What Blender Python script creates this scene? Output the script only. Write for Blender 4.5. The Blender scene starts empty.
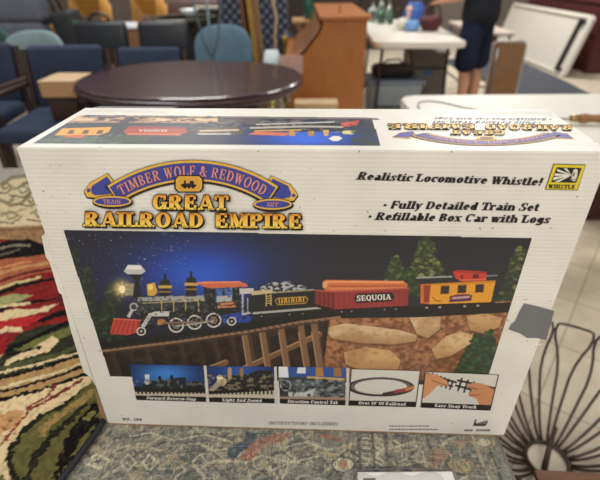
import bpy, bmesh, math, random
import numpy as np
from mathutils import Vector, Matrix
random.seed(7)
C = bpy.context.scene.collection
SC = bpy.context.scene
PI = math.pi

# ------------------------------------------------------------------ camera
cam_d = bpy.data.cameras.new('camera')
cam = bpy.data.objects.new('camera', cam_d); C.objects.link(cam)
cam_d.sensor_fit = 'HORIZONTAL'; cam_d.sensor_width = 36.0
cam_d.lens = 452.236 / 600 * 36.0
PITCH, ROLL = 0.5444, -0.0080
_F = Vector((0, math.cos(PITCH), -math.sin(PITCH))); _U0 = Vector((0, math.sin(PITCH), math.cos(PITCH))); _R0 = Vector((1, 0, 0))
_R = math.cos(ROLL)*_R0 + math.sin(ROLL)*_U0; _U = -math.sin(ROLL)*_R0 + math.cos(ROLL)*_U0
cam.matrix_world = Matrix(((_R.x, _U.x, -_F.x, 0), (_R.y, _U.y, -_F.y, 0), (_R.z, _U.z, -_F.z, 1.28), (0, 0, 0, 1)))
cam_d.clip_start = 0.02
cam_d.dof.use_dof = True; cam_d.dof.focus_distance = 0.61; cam_d.dof.aperture_fstop = 4.1
SC.camera = cam

# ------------------------------------------------------------------ light and exposure
SC.view_settings.view_transform = 'Standard'; SC.view_settings.look = 'None'
SC.view_settings.gamma = 1.0; SC.view_settings.exposure = 0.0; SC.view_settings.use_curve_mapping = False
wd = bpy.data.worlds.new('world'); SC.world = wd; wd.use_nodes = True
wd.node_tree.nodes['Background'].inputs[0].default_value = (1.0, 0.975, 0.94, 1)
wd.node_tree.nodes['Background'].inputs[1].default_value = 0.40
def area_lamp(x, y, z, sx, sy, watts, col=(1.0, 0.965, 0.91)):
    l = bpy.data.lights.new('ceiling_light', 'AREA'); l.shape = 'RECTANGLE'; l.size = sx; l.size_y = sy
    l.energy = watts; l.color = col
    o = bpy.data.objects.new('ceiling_light', l); C.objects.link(o); o.location = (x, y, z); return o
area_lamp(0.0, 0.9, 3.1, 1.2, 0.6, 15)
area_lamp(-1.2, -1.6, 3.1, 1.2, 0.6, 56)
area_lamp(1.4, -1.6, 3.1, 1.2, 0.6, 56)
area_lamp(-1.9, 3.4, 3.1, 1.2, 0.6, 44, (0.95, 0.97, 1.0))
area_lamp(1.8, 3.6, 3.1, 1.2, 0.6, 55)
area_lamp(-1.6, 6.6, 3.1, 1.2, 0.6, 50)
area_lamp(2.6, 6.8, 3.1, 1.2, 0.6, 100)

# ------------------------------------------------------------------ materials
def lin(c):
    return tuple(((v/255)/12.92 if v/255 <= 0.04045 else ((v/255+0.055)/1.055)**2.4) for v in c)
def new_mat(name):
    m = bpy.data.materials.new(name); m.use_nodes = True
    nt = m.node_tree; return m, nt, nt.nodes['Principled BSDF']
MATS = {}
def mat(name, rgb, rough=0.6, metal=0.0, var=0.10, scale=12.0, bump=0.0, bscale=None, stretch=None, coat=0.0, spec=0.5):
    """a plain surface with a little natural variation from noise"""
    if name in MATS: return MATS[name]
    m, nt, b = new_mat(name)
    tc = nt.nodes.new('ShaderNodeTexCoord'); mp = nt.nodes.new('ShaderNodeMapping')
    nt.links.new(tc.outputs['Object'], mp.inputs[0])
    if stretch: mp.inputs['Scale'].default_value = stretch
    nz = nt.nodes.new('ShaderNodeTexNoise'); nz.inputs['Scale'].default_value = scale; nz.inputs['Detail'].default_value = 5
    nt.links.new(mp.outputs[0], nz.inputs['Vector'])
    rp = nt.nodes.new('ShaderNodeValToRGB'); c = lin(rgb)
    rp.color_ramp.elements[0].position = 0.3; rp.color_ramp.elements[1].position = 0.7
    rp.color_ramp.elements[0].color = tuple(v*(1-var) for v in c)+(1,)
    rp.color_ramp.elements[1].color = tuple(min(1, v*(1+var)) for v in c)+(1,)
    nt.links.new(nz.outputs[0], rp.inputs[0]); nt.links.new(rp.outputs[0], b.inputs['Base Color'])
    b.inputs['Roughness'].default_value = rough; b.inputs['Metallic'].default_value = metal
    b.inputs['Coat Weight'].default_value = coat; b.inputs['Specular IOR Level'].default_value = spec
    if bump:
        n2 = nt.nodes.new('ShaderNodeTexNoise'); n2.inputs['Scale'].default_value = bscale or scale*6
        nt.links.new(mp.outputs[0], n2.inputs['Vector'])
        bp = nt.nodes.new('ShaderNodeBump'); bp.inputs['Strength'].default_value = bump; bp.inputs['Distance'].default_value = 0.01
        nt.links.new(n2.outputs[0], bp.inputs['Height']); nt.links.new(bp.outputs[0], b.inputs['Normal'])
    MATS[name] = m; return m
def glass(name, rgb, rough=0.03, alpha=None):
    if name in MATS: return MATS[name]
    m, nt, b = new_mat(name); c = lin(rgb)+(1,)
    b.inputs['Base Color'].default_value = c; b.inputs['Roughness'].default_value = rough
    if alpha is None: b.inputs['Transmission Weight'].default_value = 0.9
    else: b.inputs['Alpha'].default_value = alpha
    MATS[name] = m; return m
def colour_mat(name, rough=0.6, bump=None, coat=0.0, spec=0.5):
    """printed or dyed surface: the dye is stored per vertex"""
    m, nt, b = new_mat(name)
    a = nt.nodes.new('ShaderNodeVertexColor'); a.layer_name = 'dye'
    nt.links.new(a.outputs[0], b.inputs['Base Color']); b.inputs['Roughness'].default_value = rough
    b.inputs['Coat Weight'].default_value = coat; b.inputs['Specular IOR Level'].default_value = spec
    if bump:
        tc = nt.nodes.new('ShaderNodeTexCoord'); n2 = nt.nodes.new('ShaderNodeTexNoise'); n2.inputs['Scale'].default_value = bump[0]
        n2.inputs['Detail'].default_value = 3
        nt.links.new(tc.outputs['Object'], n2.inputs['Vector'])
        bp = nt.nodes.new('ShaderNodeBump'); bp.inputs['Strength'].default_value = bump[1]; bp.inputs['Distance'].default_value = bump[2]
        nt.links.new(n2.outputs[0], bp.inputs['Height']); nt.links.new(bp.outputs[0], b.inputs['Normal'])
    MATS[name] = m; return m

# ------------------------------------------------------------------ object helpers
def thing(name, label, cat, loc=(0, 0, 0), rz=0.0, group=None):
    o = bpy.data.objects.new(name, None); C.objects.link(o); o.empty_display_size = 0.05
    o.location = loc; o.rotation_euler = (0, 0, rz); o['label'] = label; o['category'] = cat
    if group: o['group'] = group
    return o
def tag(o, label, cat, group=None):
    o['label'] = label; o['category'] = cat
    if group: o['group'] = group
    return o
def obj(name, bm, m, parent=None, smooth=False):
    me = bpy.data.meshes.new(name)
    if isinstance(bm, bmesh.types.BMesh):
        bmesh.ops.recalc_face_normals(bm, faces=bm.faces)
        bm.to_mesh(me); bm.free()
    else:
        me = bm
    if m is not None: me.materials.append(m)
    if smooth:
        for p in me.polygons: p.use_smooth = True
    o = bpy.data.objects.new(name, me); C.objects.link(o)
    if parent is not None: o.parent = parent
    return o
def struct(name, bm, m):
    o = obj(name, bm, m); o['kind'] = 'structure'; return o
def dup(root, loc, rz, label, group=None):
    r = root.copy(); C.objects.link(r); r.location = loc; r.rotation_euler = (0, 0, rz); r['label'] = label
    if group: r['group'] = group
    for ch in list(root.children):
        c = ch.copy(); C.objects.link(c); c.parent = r
        for g in list(ch.children):
            d = g.copy(); C.objects.link(d); d.parent = c
    return r
def new(): return bmesh.new()
def box(bm, c, s, r=0.0, seg=2, rot=None):
    g = bmesh.ops.create_cube(bm, size=1.0); vs = g['verts']
    for v in vs: v.co = Vector((v.co.x*s[0], v.co.y*s[1], v.co.z*s[2]))
    if r > 0:
        es = list({e for v in vs for e in v.link_edges})
        res = bmesh.ops.bevel(bm, geom=es, offset=r, segments=seg, affect='EDGES', profile=0.5)
        vs = list({v for f in res['faces'] for v in f.verts} | {v for v in vs if v.is_valid})
    M = Matrix.Translation(c)
    if rot is not None: M = M @ rot
    bmesh.ops.transform(bm, matrix=M, verts=[v for v in vs if v.is_valid])
    return bm
def E(x=0, y=0, z=0):
    return (Matrix.Rotation(z, 4, 'Z') @ Matrix.Rotation(y, 4, 'Y') @ Matrix.Rotation(x, 4, 'X'))
def tube(bm, pts, r, n=8, closed=False, caps=True):
    pts = [Vector(p) for p in pts]; k = len(pts); rings = []
    rr = r if isinstance(r, (list, tuple)) else [r]*k
    prev = None
    for i, p in enumerate(pts):
        if closed: d = pts[(i+1) % k]-pts[i-1]
        else: d = pts[min(i+1, k-1)]-pts[max(i-1, 0)]
        d.normalize()
        if prev is None:
            a = d.orthogonal().normalized()
        else:
            a = (prev-d*prev.dot(d)); a = a.normalized() if a.length > 1e-6 else d.orthogonal().normalized()
        prev = a; b = d.cross(a)
        rings.append([bm.verts.new(p+(a*math.cos(2*PI*j/n)+b*math.sin(2*PI*j/n))*rr[i]) for j in range(n)])
    for i in range(k if closed else k-1):
        A, B = rings[i], rings[(i+1) % k]
        for j in range(n): bm.faces.new((A[j], A[(j+1) % n], B[(j+1) % n], B[j]))
    if caps and not closed:
        bm.faces.new(rings[0][::-1]); bm.faces.new(rings[-1])
    return bm
def lathe(bm, prof, n=24, M=None, sx=1.0, sy=1.0):
    rings = []
    for (r, z) in prof:
        ring = []
        for j in range(n):
            p = Vector((r*sx*math.cos(2*PI*j/n), r*sy*math.sin(2*PI*j/n), z))
            ring.append(bm.verts.new(M @ p if M is not None else p))
        rings.append(ring)
    for A, B in zip(rings, rings[1:]):
        for j in range(n): bm.faces.new((A[j], A[(j+1) % n], B[(j+1) % n], B[j]))
    bm.faces.new(rings[0][::-1]); bm.faces.new(rings[-1]); return bm
def prism(bm, outline, depth, M):
    """outline in local xy, extruded along local z by depth, placed by M"""
    a = [bm.verts.new(M @ Vector((x, y, 0))) for x, y in outline]
    b = [bm.verts.new(M @ Vector((x, y, depth))) for x, y in outline]
    n = len(a); bm.faces.new(a[::-1]); bm.faces.new(b)
    for i in range(n): bm.faces.new((a[i], a[(i+1) % n], b[(i+1) % n], b[i]))
    return bm
def rrect(w, h, r, n=6, cx=0.0, cy=0.0):
    out = []
    for (sx, sy, a0) in ((1, 1, 0), (-1, 1, 90), (-1, -1, 180), (1, -1, 270)):
        for i in range(n+1):
            a = math.radians(a0+90*i/n)
            out.append((cx+sx*(w/2-r)+r*math.cos(a), cy+sy*(h/2-r)+r*math.sin(a)))
    return out
def superell(a, b, e, n=64):
    o = []
    for i in range(n):
        t = 2*PI*i/n; c, s = math.cos(t), math.sin(t)
        o.append((a*math.copysign(abs(c)**(2/e), c), b*math.copysign(abs(s)**(2/e), s)))
    return o

# ------------------------------------------------------------------ flat prints and woven patterns
class Sheet:
    """plane-to-plane map between a flat face (metres) and the drawing sheet its artwork was traced on"""
    def __init__(s, uv, px):
        A = []; B = []
        for (u, v), (x, y) in zip(uv, px):
            A.append([u, v, 1, 0, 0, 0, -x*u, -x*v]); B.append(x)
            A.append([0, 0, 0, u, v, 1, -y*u, -y*v]); B.append(y)
        h = np.linalg.solve(np.array(A, float), np.array(B, float))
        s.H = np.append(h, 1).reshape(3, 3); s.I = np.linalg.inv(s.H)
    def uv(s, x, y):
        a = s.I @ np.array([x, y, 1.0]); return a[0]/a[2], a[1]/a[2]
def vnoise(u, v, cell, seed, octaves=3):
    rs = np.random.RandomState(seed); out = np.zeros_like(u); amp = 1.0; tot = 0
    for o in range(octaves):
        g = rs.rand(64, 64); x = u/cell+1000; y = v/cell+1000
        xi = np.floor(x).astype(int); yi = np.floor(y).astype(int); fx = x-xi; fy = y-yi
        fx = fx*fx*(3-2*fx); fy = fy*fy*(3-2*fy)
        a = g[xi % 64, yi % 64]; b = g[(xi+1) % 64, yi % 64]; c = g[xi % 64, (yi+1) % 64]; d = g[(xi+1) % 64, (yi+1) % 64]
        out += amp*((a*(1-fx)+b*fx)*(1-fy)+(c*(1-fx)+d*fx)*fy); tot += amp; amp *= 0.55; cell *= 0.5
    return out/tot
class Print:
    """raster of printed ink over a face rectangle; X, Y are sheet coordinates of each dot"""
    def __init__(s, sheet, u0, u1, v0, v1, res, base=(255, 255, 255), ss=2):
        s.sheet = sheet; s.res = res; s.ss = ss
        s.nu = max(2, int(round((u1-u0)/res))+1); s.nv = max(2, int(round((v1-v0)/res))+1)
        s.u0, s.u1, s.v0, s.v1 = u0, u1, v0, v1
        du = (u1-u0)/(s.nu-1)/ss; dv = (v1-v0)/(s.nv-1)/ss
        uu = u0+(np.arange(s.nu*ss)-(ss-1)/2)*du; vv = v0+(np.arange(s.nv*ss)-(ss-1)/2)*dv
        s.u, s.v = np.meshgrid(uu, vv)
        h = sheet.H; w = h[2, 0]*s.u+h[2, 1]*s.v+1
        s.X = (h[0, 0]*s.u+h[0, 1]*s.v+h[0, 2])/w; s.Y = (h[1, 0]*s.u+h[1, 1]*s.v+h[1, 2])/w
        s.c = np.empty(s.u.shape+(3,)); s.c[:] = base
    def win(s, x0, x1, y0, y1):
        """index window of the dots that can fall in a sheet rectangle"""
        q = [s.sheet.uv(x, y) for x in (x0-9, x1+9) for y in (y0-9, y1+9)]
        k = (s.nu*s.ss-1)/(s.u1-s.u0); l = (s.nv*s.ss-1)/(s.v1-s.v0)
        a = int((min(p[0] for p in q)-s.u0)*k)-2; b = int((max(p[0] for p in q)-s.u0)*k)+3
        c = int((min(p[1] for p in q)-s.v0)*l)-2; d = int((max(p[1] for p in q)-s.v0)*l)+3
        return slice(max(0, c), max(0, d)), slice(max(0, a), max(0, b))
    def mix(s, m, col, a=1.0, w=None):
        m = np.clip(np.asarray(m, float)*a, 0, 1)[..., None]
        if w is None: s.c = s.c*(1-m)+np.asarray(col, float)*m
        else: s.c[w] = s.c[w]*(1-m)+np.asarray(col, float)*m
    def warp(s, amp, cell, seed):
        s.X = s.X+(vnoise(s.u, s.v, cell, seed, 2)-0.5)*2*amp; s.Y = s.Y+(vnoise(s.u, s.v, cell, seed+50, 2)-0.5)*2*amp
    def pmw(s, pts, w):
        X, Y = s.X[w], s.Y[w]; ins = np.zeros(X.shape, bool); n = len(pts)
        for i in range(n):
            (x0, y0), (x1, y1) = pts[i], pts[(i+1) % n]
            if y0 == y1: continue
            c = ((y0 > Y) != (y1 > Y)) & (X < (x1-x0)*(Y-y0)/(y1-y0)+x0); ins ^= c
        return ins
    def wpts(s, pts, e=0): return s.win(min(p[0] for p in pts)-e, max(p[0] for p in pts)+e, min(p[1] for p in pts)-e, max(p[1] for p in pts)+e)
    def pm(s, pts):
        w = s.wpts(pts); m = np.zeros(s.X.shape, bool); m[w] = s.pmw(pts, w); return m
    def poly(s, pts, col, a=1.0): w = s.wpts(pts); s.mix(s.pmw(pts, w), col, a, w)
    def em(s, cx, cy, rx, ry): return ((s.X-cx)/rx)**2+((s.Y-cy)/ry)**2
    def emw(s, cx, cy, rx, ry, w): return ((s.X[w]-cx)/rx)**2+((s.Y[w]-cy)/ry)**2
    def ell(s, cx, cy, rx, ry, col, a=1.0): w = s.win(cx-rx, cx+rx, cy-ry, cy+ry); s.mix(s.emw(cx, cy, rx, ry, w) < 1, col, a, w)
    def glow(s, cx, cy, rx, ry, col, a=1.0, p=1.0): s.mix(np.exp(-s.em(cx, cy, rx, ry)**p), col, a)
    def lmw(s, pts, wd, w):
        X, Y = s.X[w], s.Y[w]; m = np.zeros(X.shape, bool)
        for i, ((x0, y0), (x1, y1)) in enumerate(zip(pts, pts[1:])):
            dx, dy = x1-x0, y1-y0; L = dx*dx+dy*dy+1e-9
            t = np.clip(((X-x0)*dx+(Y-y0)*dy)/L, 0, 1)
            ww = wd if not isinstance(wd, (list, tuple)) else wd[i]+(wd[i+1]-wd[i])*t
            m |= (X-x0-t*dx)**2+(Y-y0-t*dy)**2 < (ww/2)**2
        return m
    def lm(s, pts, wd):
        w = s.wpts(pts, 8); m = np.zeros(s.X.shape, bool); m[w] = s.lmw(pts, wd, w); return m
    def line(s, pts, wd, col, a=1.0): w = s.wpts(pts, 8); s.mix(s.lmw(pts, wd, w), col, a, w)
    def ring(s, cx, cy, rx, ry, wd, col, a=1.0):
        w = s.win(cx-rx-3, cx+rx+3, cy-ry-3, cy+ry+3); e = np.sqrt(s.emw(cx, cy, rx, ry, w)); s.mix(np.abs(e-1)*min(rx, ry) < wd/2, col, a, w)
    def mesh(s, name, m, parent, place, keep=None, rough=None):
        ss = s.ss; nu, nv = s.nu, s.nv
        c = np.clip(s.c, 0, 255).reshape(nv, ss, nu, ss, 3).mean((1, 3))/255
        cl = np.where(c <= 0.04045, c/12.92, ((c+0.055)/1.055)**2.4).reshape(-1, 3)
        U, V = np.meshgrid(np.linspace(s.u0, s.u1, nu), np.linspace(s.v0, s.v1, nv))
        co = place(U.ravel(), V.ravel())
        i = np.arange(nu*nv).reshape(nv, nu)
        q = np.stack([i[:-1, :-1], i[:-1, 1:], i[1:, 1:], i[1:, :-1]], -1).reshape(-1, 4)
        if keep is not None:
            k = keep(U.ravel(), V.ravel(), s.sheet); q = q[k[q].all(1)]
        used = np.unique(q); remap = -np.ones(nu*nv, int); remap[used] = np.arange(len(used)); q = remap[q]; co = co[used]; cl = cl[used]
        me = bpy.data.meshes.new(name)
        me.vertices.add(len(co)); me.vertices.foreach_set('co', co.astype(np.float32).ravel())
        me.loops.add(q.size); me.loops.foreach_set('vertex_index', q.astype(np.int32).ravel())
        me.polygons.add(len(q)); me.polygons.foreach_set('loop_start', np.arange(0, q.size, 4, dtype=np.int32))
        me.polygons.foreach_set('loop_total', np.full(len(q), 4, np.int32))
        me.update(calc_edges=True)
        at = me.color_attributes.new('dye', 'FLOAT_COLOR', 'POINT')
        at.data.foreach_set('color', np.c_[cl, np.ones(len(cl))].astype(np.float32).ravel())
        me.materials.append(m)
        o = bpy.data.objects.new(name, me); C.objects.link(o)
        if parent is not None: o.parent = parent
        return o
def inside_poly(pts):
    def f(U, V, sheet):
        h = sheet.H; w = h[2, 0]*U+h[2, 1]*V+1; X = (h[0, 0]*U+h[0, 1]*V+h[0, 2])/w; Y = (h[1, 0]*U+h[1, 1]*V+h[1, 2])/w
        ins = np.zeros(X.shape, bool); n = len(pts)
        for i in range(n):
            (x0, y0), (x1, y1) = pts[i], pts[(i+1) % n]
            if y0 == y1: continue
            ins ^= ((y0 > Y) != (y1 > Y)) & (X < (x1-x0)*(Y-y0)/(y1-y0)+x0)
        return ins
    return f

# ------------------------------------------------------------------ slab-serif lettering drawn stroke by stroke
class Pen:
    def __init__(s, T=0.2, t=0.09): s.T, s.t = T, t; s.out = []
    def q(s, *p): s.out.append(list(p))
    def R(s, x0, x1, y0, y1): s.q((x0, y0), (x1, y0), (x1, y1), (x0, y1))
    def V(s, x, y0=0, y1=1, w=None): w = w or s.T; s.R(x-w/2, x+w/2, y0, y1)
    def H(s, x0, x1, y): s.R(x0, x1, y-s.t/2, y+s.t/2)
    def S(s, x, y, w=None):                                    # serif sitting on line y (0: up, else down)
        w = w or s.T*2.0; s.R(x-w/2, x+w/2, y if y <= 0 else y-s.t, y+s.t if y <= 0 else y)
    def D(s, x0, y0, x1, y1, w): s.q((x0-w/2, y0), (x0+w/2, y0), (x1+w/2, y1), (x1-w/2, y1))
    def O(s, cx, cy, rx, ry, a0=0, a1=360, T=None, t=None):
        T = T or s.T; t = t or s.t; n = max(4, int(abs(a1-a0)/15)); P = []
        for i in range(n+1):
            a = math.radians(a0+(a1-a0)*i/n); c, d = math.cos(a), math.sin(a)
            P.append(((cx+rx*c, cy+ry*d), (cx+(rx-T)*c, cy+(ry-t)*d)))
        for (a, b), (c, d) in zip(P, P[1:]): s.q(a, c, d, b)
def glyph(ch, T, t):
    p = Pen(T, t); h = T/2; V, H, S, D, O, R = p.V, p.H, p.S, p.D, p.O, p.R
    X = 0.70                                                   # x-height
    def w(v): return v, p.out
    if ch == ' ': return w(0.32)
    if ch == 'A': D(.13, 0, .43, 1, t); D(.78, 0, .47, 1, T); H(.22, .68, .3); S(.14, 0, .3); S(.77, 0, .38); return w(.93)
    if ch == 'B': V(.18); O(.36, .745, .32, .255, -90, 90); O(.38, .27, .36, .27, -90, 90); H(.05, .38, 1-t/2); H(.1, .4, .5); H(.05, .4, t/2); return w(.8)
    if ch in 'CG':
        O(.42, .5, .4, .51, 42, 318); V(.74, .66, 1, t*1.1)
        if ch == 'G': V(.72, .02, .44, T*.9); H(.52, .9, .44)
        return w(.86 if ch == 'C' else .92)
    if ch == 'D': V(.18); O(.36, .5, .46, .5, -90, 90); H(.04, .38, 1-t/2); H(.04, .38, t/2); return w(.88)
    if ch in 'EF':
        V(.18); H(.04, .68, 1-t/2); V(.68-t/2, .7, 1, t*1.1); H(.2, .5, .5); V(.5, .36, .64, t)
        if ch == 'E': H(.04, .72, t/2); V(.72-t/2, 0, .32, t*1.1)
        else: S(.18, 0, .36)
        return w(.78 if ch == 'E' else .72)
    if ch == 'H': V(.18); V(.72); H(.2, .7, .5); [S(x, y) for x in (.18, .72) for y in (0, 1)]; return w(.9)
    if ch == 'I': V(.2); S(.2, 0); S(.2, 1); return w(.42)
    if ch == 'K': V(.18); S(.18, 0); S(.18, 1); D(.34, .42, .64, 1, t*1.1); D(.72, 0, .42, .55, T); S(.72, 0, .36); S(.66, 1, .3); return w(.9)
    if ch == 'L': V(.18); S(.18, 1); H(.02, .7, t/2); V(.7-t/2, 0, .36, t*1.1); return w(.74)
    if ch == 'M': V(.14, 0, 1, t*1.2); V(.9); D(.20, 1, .5, .05, T); D(.82, 1, .52, .05, t*1.1); S(.13, 0, .3); S(.14, 1, .3); S(.9, 0); S(.9, 1); return w(1.1)
    if ch == 'N': V(.14, 0, 1, t*1.2); V(.74, 0, 1, t*1.2); D(.18, 1, .70, 0, T); S(.14, 0, .3); S(.12, 1, .28); S(.74, 1, .3); return w(.9)
    if ch == 'O': O(.44, .5, .43, .52); return w(.9)
    if ch == 'Q': O(.44, .5, .43, .52); D(.72, -.16, .46, .2, T*.8); return w(.9)
    if ch in 'PR':
        V(.18); O(.38, .73, .36, .27, -90, 90); H(.04, .4, 1-t/2); H(.1, .4, .46+t/2); S(.18, 0)
        if ch == 'R': D(.70, 0, .42, .48, T); S(.74, 0, .26)
        return w(.76 if ch == 'P' else .88)
    if ch == 'S':
        O(.36, .74, .3, .27, 50, 270); O(.36, .27, .33, .28, -130, 90); V(.62, .68, 1, t*1.1); V(.06, 0, .32, t*1.1); return w(.74)
    if ch == 'T': V(.4); H(.03, .77, 1-t/2); V(.05, .68, 1, t*1.1); V(.75, .68, 1, t*1.1); S(.4, 0); return w(.8)
    if ch == 'U': V(.18, .28, 1); V(.72, .28, 1, t*1.2); O(.42, .3, .34, .31, 180, 360); S(.18, 1); S(.72, 1, .3); return w(.88)
    if ch == 'W': D(.14, 1, .36, 0, T); D(.36, 0, .55, 1, t); D(.52, 1, .76, 0, T); D(.76, 0, .96, 1, t); S(.14, 1, .34); S(.54, 1, .34); S(.96, 1, .28); return w(1.1)
    if ch == '&': O(.36, .76, .22, .25); O(.34, .26, .34, .28, 40, 330); D(.80, 0, .28, .62, T); H(.6, .86, .5); return w(.92)
    if ch == '!': V(.18, .3, 1); O(.18, .1, .12, .12, T=.12, t=.12); return w(.4)
    if ch == '*': O(.2, .42, .16, .16, T=.16, t=.16); return w(.46)
    if ch == "'": V(.12, .72, 1, T*.8); return w(.26)
    if ch == '.': O(.14, .1, .11, .11, T=.11, t=.11); return w(.3)
    if ch == '-': H(.05, .4, .36); return w(.46)
    if ch in '0689':
        O(.32, .5, .31, .51)
        if ch != '0': H(.1, .55, .52)
        return w(.68)
    if ch == '1': V(.24); S(.24, 0); D(.1, .8, .2, 1, .14); return w(.48)
    # lower case
    if ch == 'a': O(.28, .2, .27, .21); V(.5, 0, .5); O(.34, .46, .26, .25, 0, 150); S(.56, 0, .28); return w(.7)
    if ch == 'b': V(.16, 0, 1); O(.34, .35, .3, .36); S(.1, 1, .26); return w(.7)
    if ch == 'c': O(.3, .35, .29, .36, 40, 320); V(.52, .44, X, t*1.2); return w(.6)
    if ch == 'd': O(.32, .35, .3, .36); V(.52, 0, 1); S(.46, 1, .26); S(.58, 0, .26); return w(.74)
    if ch == 'e': O(.32, .35, .3, .36, 0, 325); H(.1, .6, .36); return w(.66)
    if ch == 'f': V(.2, 0, .78); O(.4, .76, .3, .26, 70, 180); H(.02, .46, X-t/2); S(.2, 0); return w(.46)
    if ch == 'g': O(.3, .38, .28, .33); V(.5, -.1, X); O(.3, -.06, .3, .22, 180, 360); return w(.7)
    if ch == 'h': V(.16, 0, 1); O(.38, .42, .28, .29, 0, 150); V(.56, 0, .45); S(.1, 1, .26); S(.16, 0, .34); S(.58, 0, .34); return w(.78)
    if ch == 'i': V(.18, 0, X); S(.18, 0); S(.12, X, .28); O(.18, .88, .11, .11, T=.11, t=.11); return w(.4)
    if ch == 'l': V(.18, 0, 1); S(.18, 0); S(.12, 1, .28); return w(.4)
    if ch == 'm':
        V(.16, 0, X); O(.36, .42, .25, .29, 0, 150); V(.51, 0, .45); O(.71, .42, .25, .29, 0, 150); V(.86, 0, .45)
        S(.1, X, .26); [S(x, 0, .32) for x in (.16, .51, .88)]; return w(1.08)
    if ch == 'n': V(.16, 0, X); O(.38, .42, .28, .29, 0, 150); V(.56, 0, .45); S(.1, X, .26); S(.16, 0, .34); S(.58, 0, .34); return w(.78)
    if ch == 'o': O(.33, .35, .32, .37); return w(.68)
    if ch == 'r': V(.16, 0, X); O(.38, .46, .26, .25, 60, 160); S(.1, X, .26); S(.17, 0, .38); O(.48, .56, .1, .1, T=.1, t=.1); return w(.6)
    if ch == 's': O(.28, .51, .23, .2, 40, 270); O(.28, .19, .25, .2, -140, 90); V(.48, .46, X, t*1.1); V(.06, 0, .24, t*1.1); return w(.58)
    if ch == 't': V(.2, .1, .9); H(.02, .44, X-t/2); O(.34, .16, .24, .17, 180, 330); return w(.48)
    if ch == 'u': V(.16, .2, X); O(.36, .22, .29, .24, 180, 330); V(.56, 0, X); S(.1, X, .26); S(.5, X, .26); S(.62, 0, .26); return w(.78)
    if ch == 'v': D(.14, X, .34, 0, T); D(.34, 0, .54, X, t); S(.14, X, .34); S(.54, X, .3); return w(.68)
    if ch == 'w': D(.12, X, .3, 0, T); D(.3, 0, .46, X, t); D(.42, X, .62, 0, T); D(.62, 0, .8, X, t); S(.12, X, .3); S(.8, X, .28); return w(.94)
    if ch == 'x': D(.12, X, .5, 0, T); D(.12, 0, .5, X, t); S(.12, X, .3); S(.5, X, .28); S(.12, 0, .28); S(.5, 0, .32); return w(.66)
    if ch == 'y': D(.14, X, .34, 0, T); D(.24, -.26, .54, X, t); S(.14, X, .34); S(.54, X, .3); O(.18, -.2, .1, .1, T=.1, t=.1); return w(.68)
    if ch == 'k': V(.16, 0, 1); S(.1, 1, .26); S(.16, 0, .34); D(.3, .34, .5, X, t*1.1); D(.54, 0, .34, .42, T); S(.56, 0, .3); S(.5, X, .28); return w(.7)
    if ch == 'p': V(.16, -.28, X); O(.36, .35, .3, .36); S(.1, X, .26); S(.16, -.28, .34); return w(.72)
    p.R(0, .5, 0, t); return w(.6)
def word_width(text, T, t, track=0.0): return sum(glyph(c, T, t)[0]+track for c in text)-track
class Ink:
    """flat shapes of ink lying on a face, in layers a fifth of a millimetre apart"""
    def __init__(s, sheet): s.sheet = sheet; s.P = []
    def add(s, pts, col, layer=1):
        s.P.append(([s.sheet.uv(*p) for p in pts], [col]*len(pts) if not isinstance(col, list) else col, layer))
    def disc(s, cx, cy, rx, ry, col, layer=1, n=28): s.add([(cx+rx*math.cos(2*PI*i/n), cy+ry*math.sin(2*PI*i/n)) for i in range(n)], col, layer)
    def text(s, text, p0, p1, h, col, layer=1, slant=0.0, T=0.2, t=0.09, track=0.06, off=(0, 0), col2=None, arc=None):
        """text stretched from p0 to p1 along its base line, cap height h; arc = (cx, cy, r, a0, a1)"""
        W = word_width(text, T, t, track)
        if arc:
            cx, cy, r, a0, a1 = arc
        else:
            ex = np.array(p1, float)-np.array(p0, float); ey = np.array([ex[1], -ex[0]]); ey = ey/np.linalg.norm(ey)*h
        x = 0.0
        for ch in text:
            w, polys = glyph(ch, T, t)
            for pl in polys:
                pts = []; cols = []
                for (gx, gy) in pl:
                    f = (x+gx+slant*gy)/W
                    if arc:
                        fm = (x+w/2)/W; a = math.radians(a0+(a1-a0)*fm); L = r*math.radians(a1-a0)
                        lx = (f-fm)*L; ly = gy*h
                        pts.append((cx+(r+ly)*math.sin(a)+lx*math.cos(a)+off[0], cy-(r+ly)*math.cos(a)+lx*math.sin(a)+off[1]))
                    else:
                        q = np.array(p0, float)+ex*f+ey*gy; pts.append((q[0]+off[0], q[1]+off[1]))
                    if col2 is not None:
                        g = min(1, max(0, gy)); cols.append(tuple(a*(1-g)+b*g for a, b in zip(col, col2)))
                s.add(pts, cols if col2 is not None else col, layer)
            x += w+track
    def build(s, name, m, parent, place):
        me = bpy.data.meshes.new(name); co = []; fs = []; cl = []
        for pts, cols, layer in s.P:
            k = len(co); U = np.array([p[0] for p in pts]); V = np.array([p[1] for p in pts])
            co += [tuple(c) for c in place(U, V, layer)]; cl += [lin(c)+(1,) for c in cols]; fs.append(list(range(k, k+len(pts))))
        me.from_pydata(co, [], fs); me.update()
        at = me.color_attributes.new('dye', 'FLOAT_COLOR', 'POINT')
        at.data.foreach_set('color', np.array(cl, np.float32).ravel())
        me.materials.append(m)
        o = bpy.data.objects.new(name, me); C.objects.link(o); o.parent = parent; return o

INK = colour_mat('printed_ink', 0.45)
PHOTO_INK = colour_mat('printed_photo', 0.38)

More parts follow.
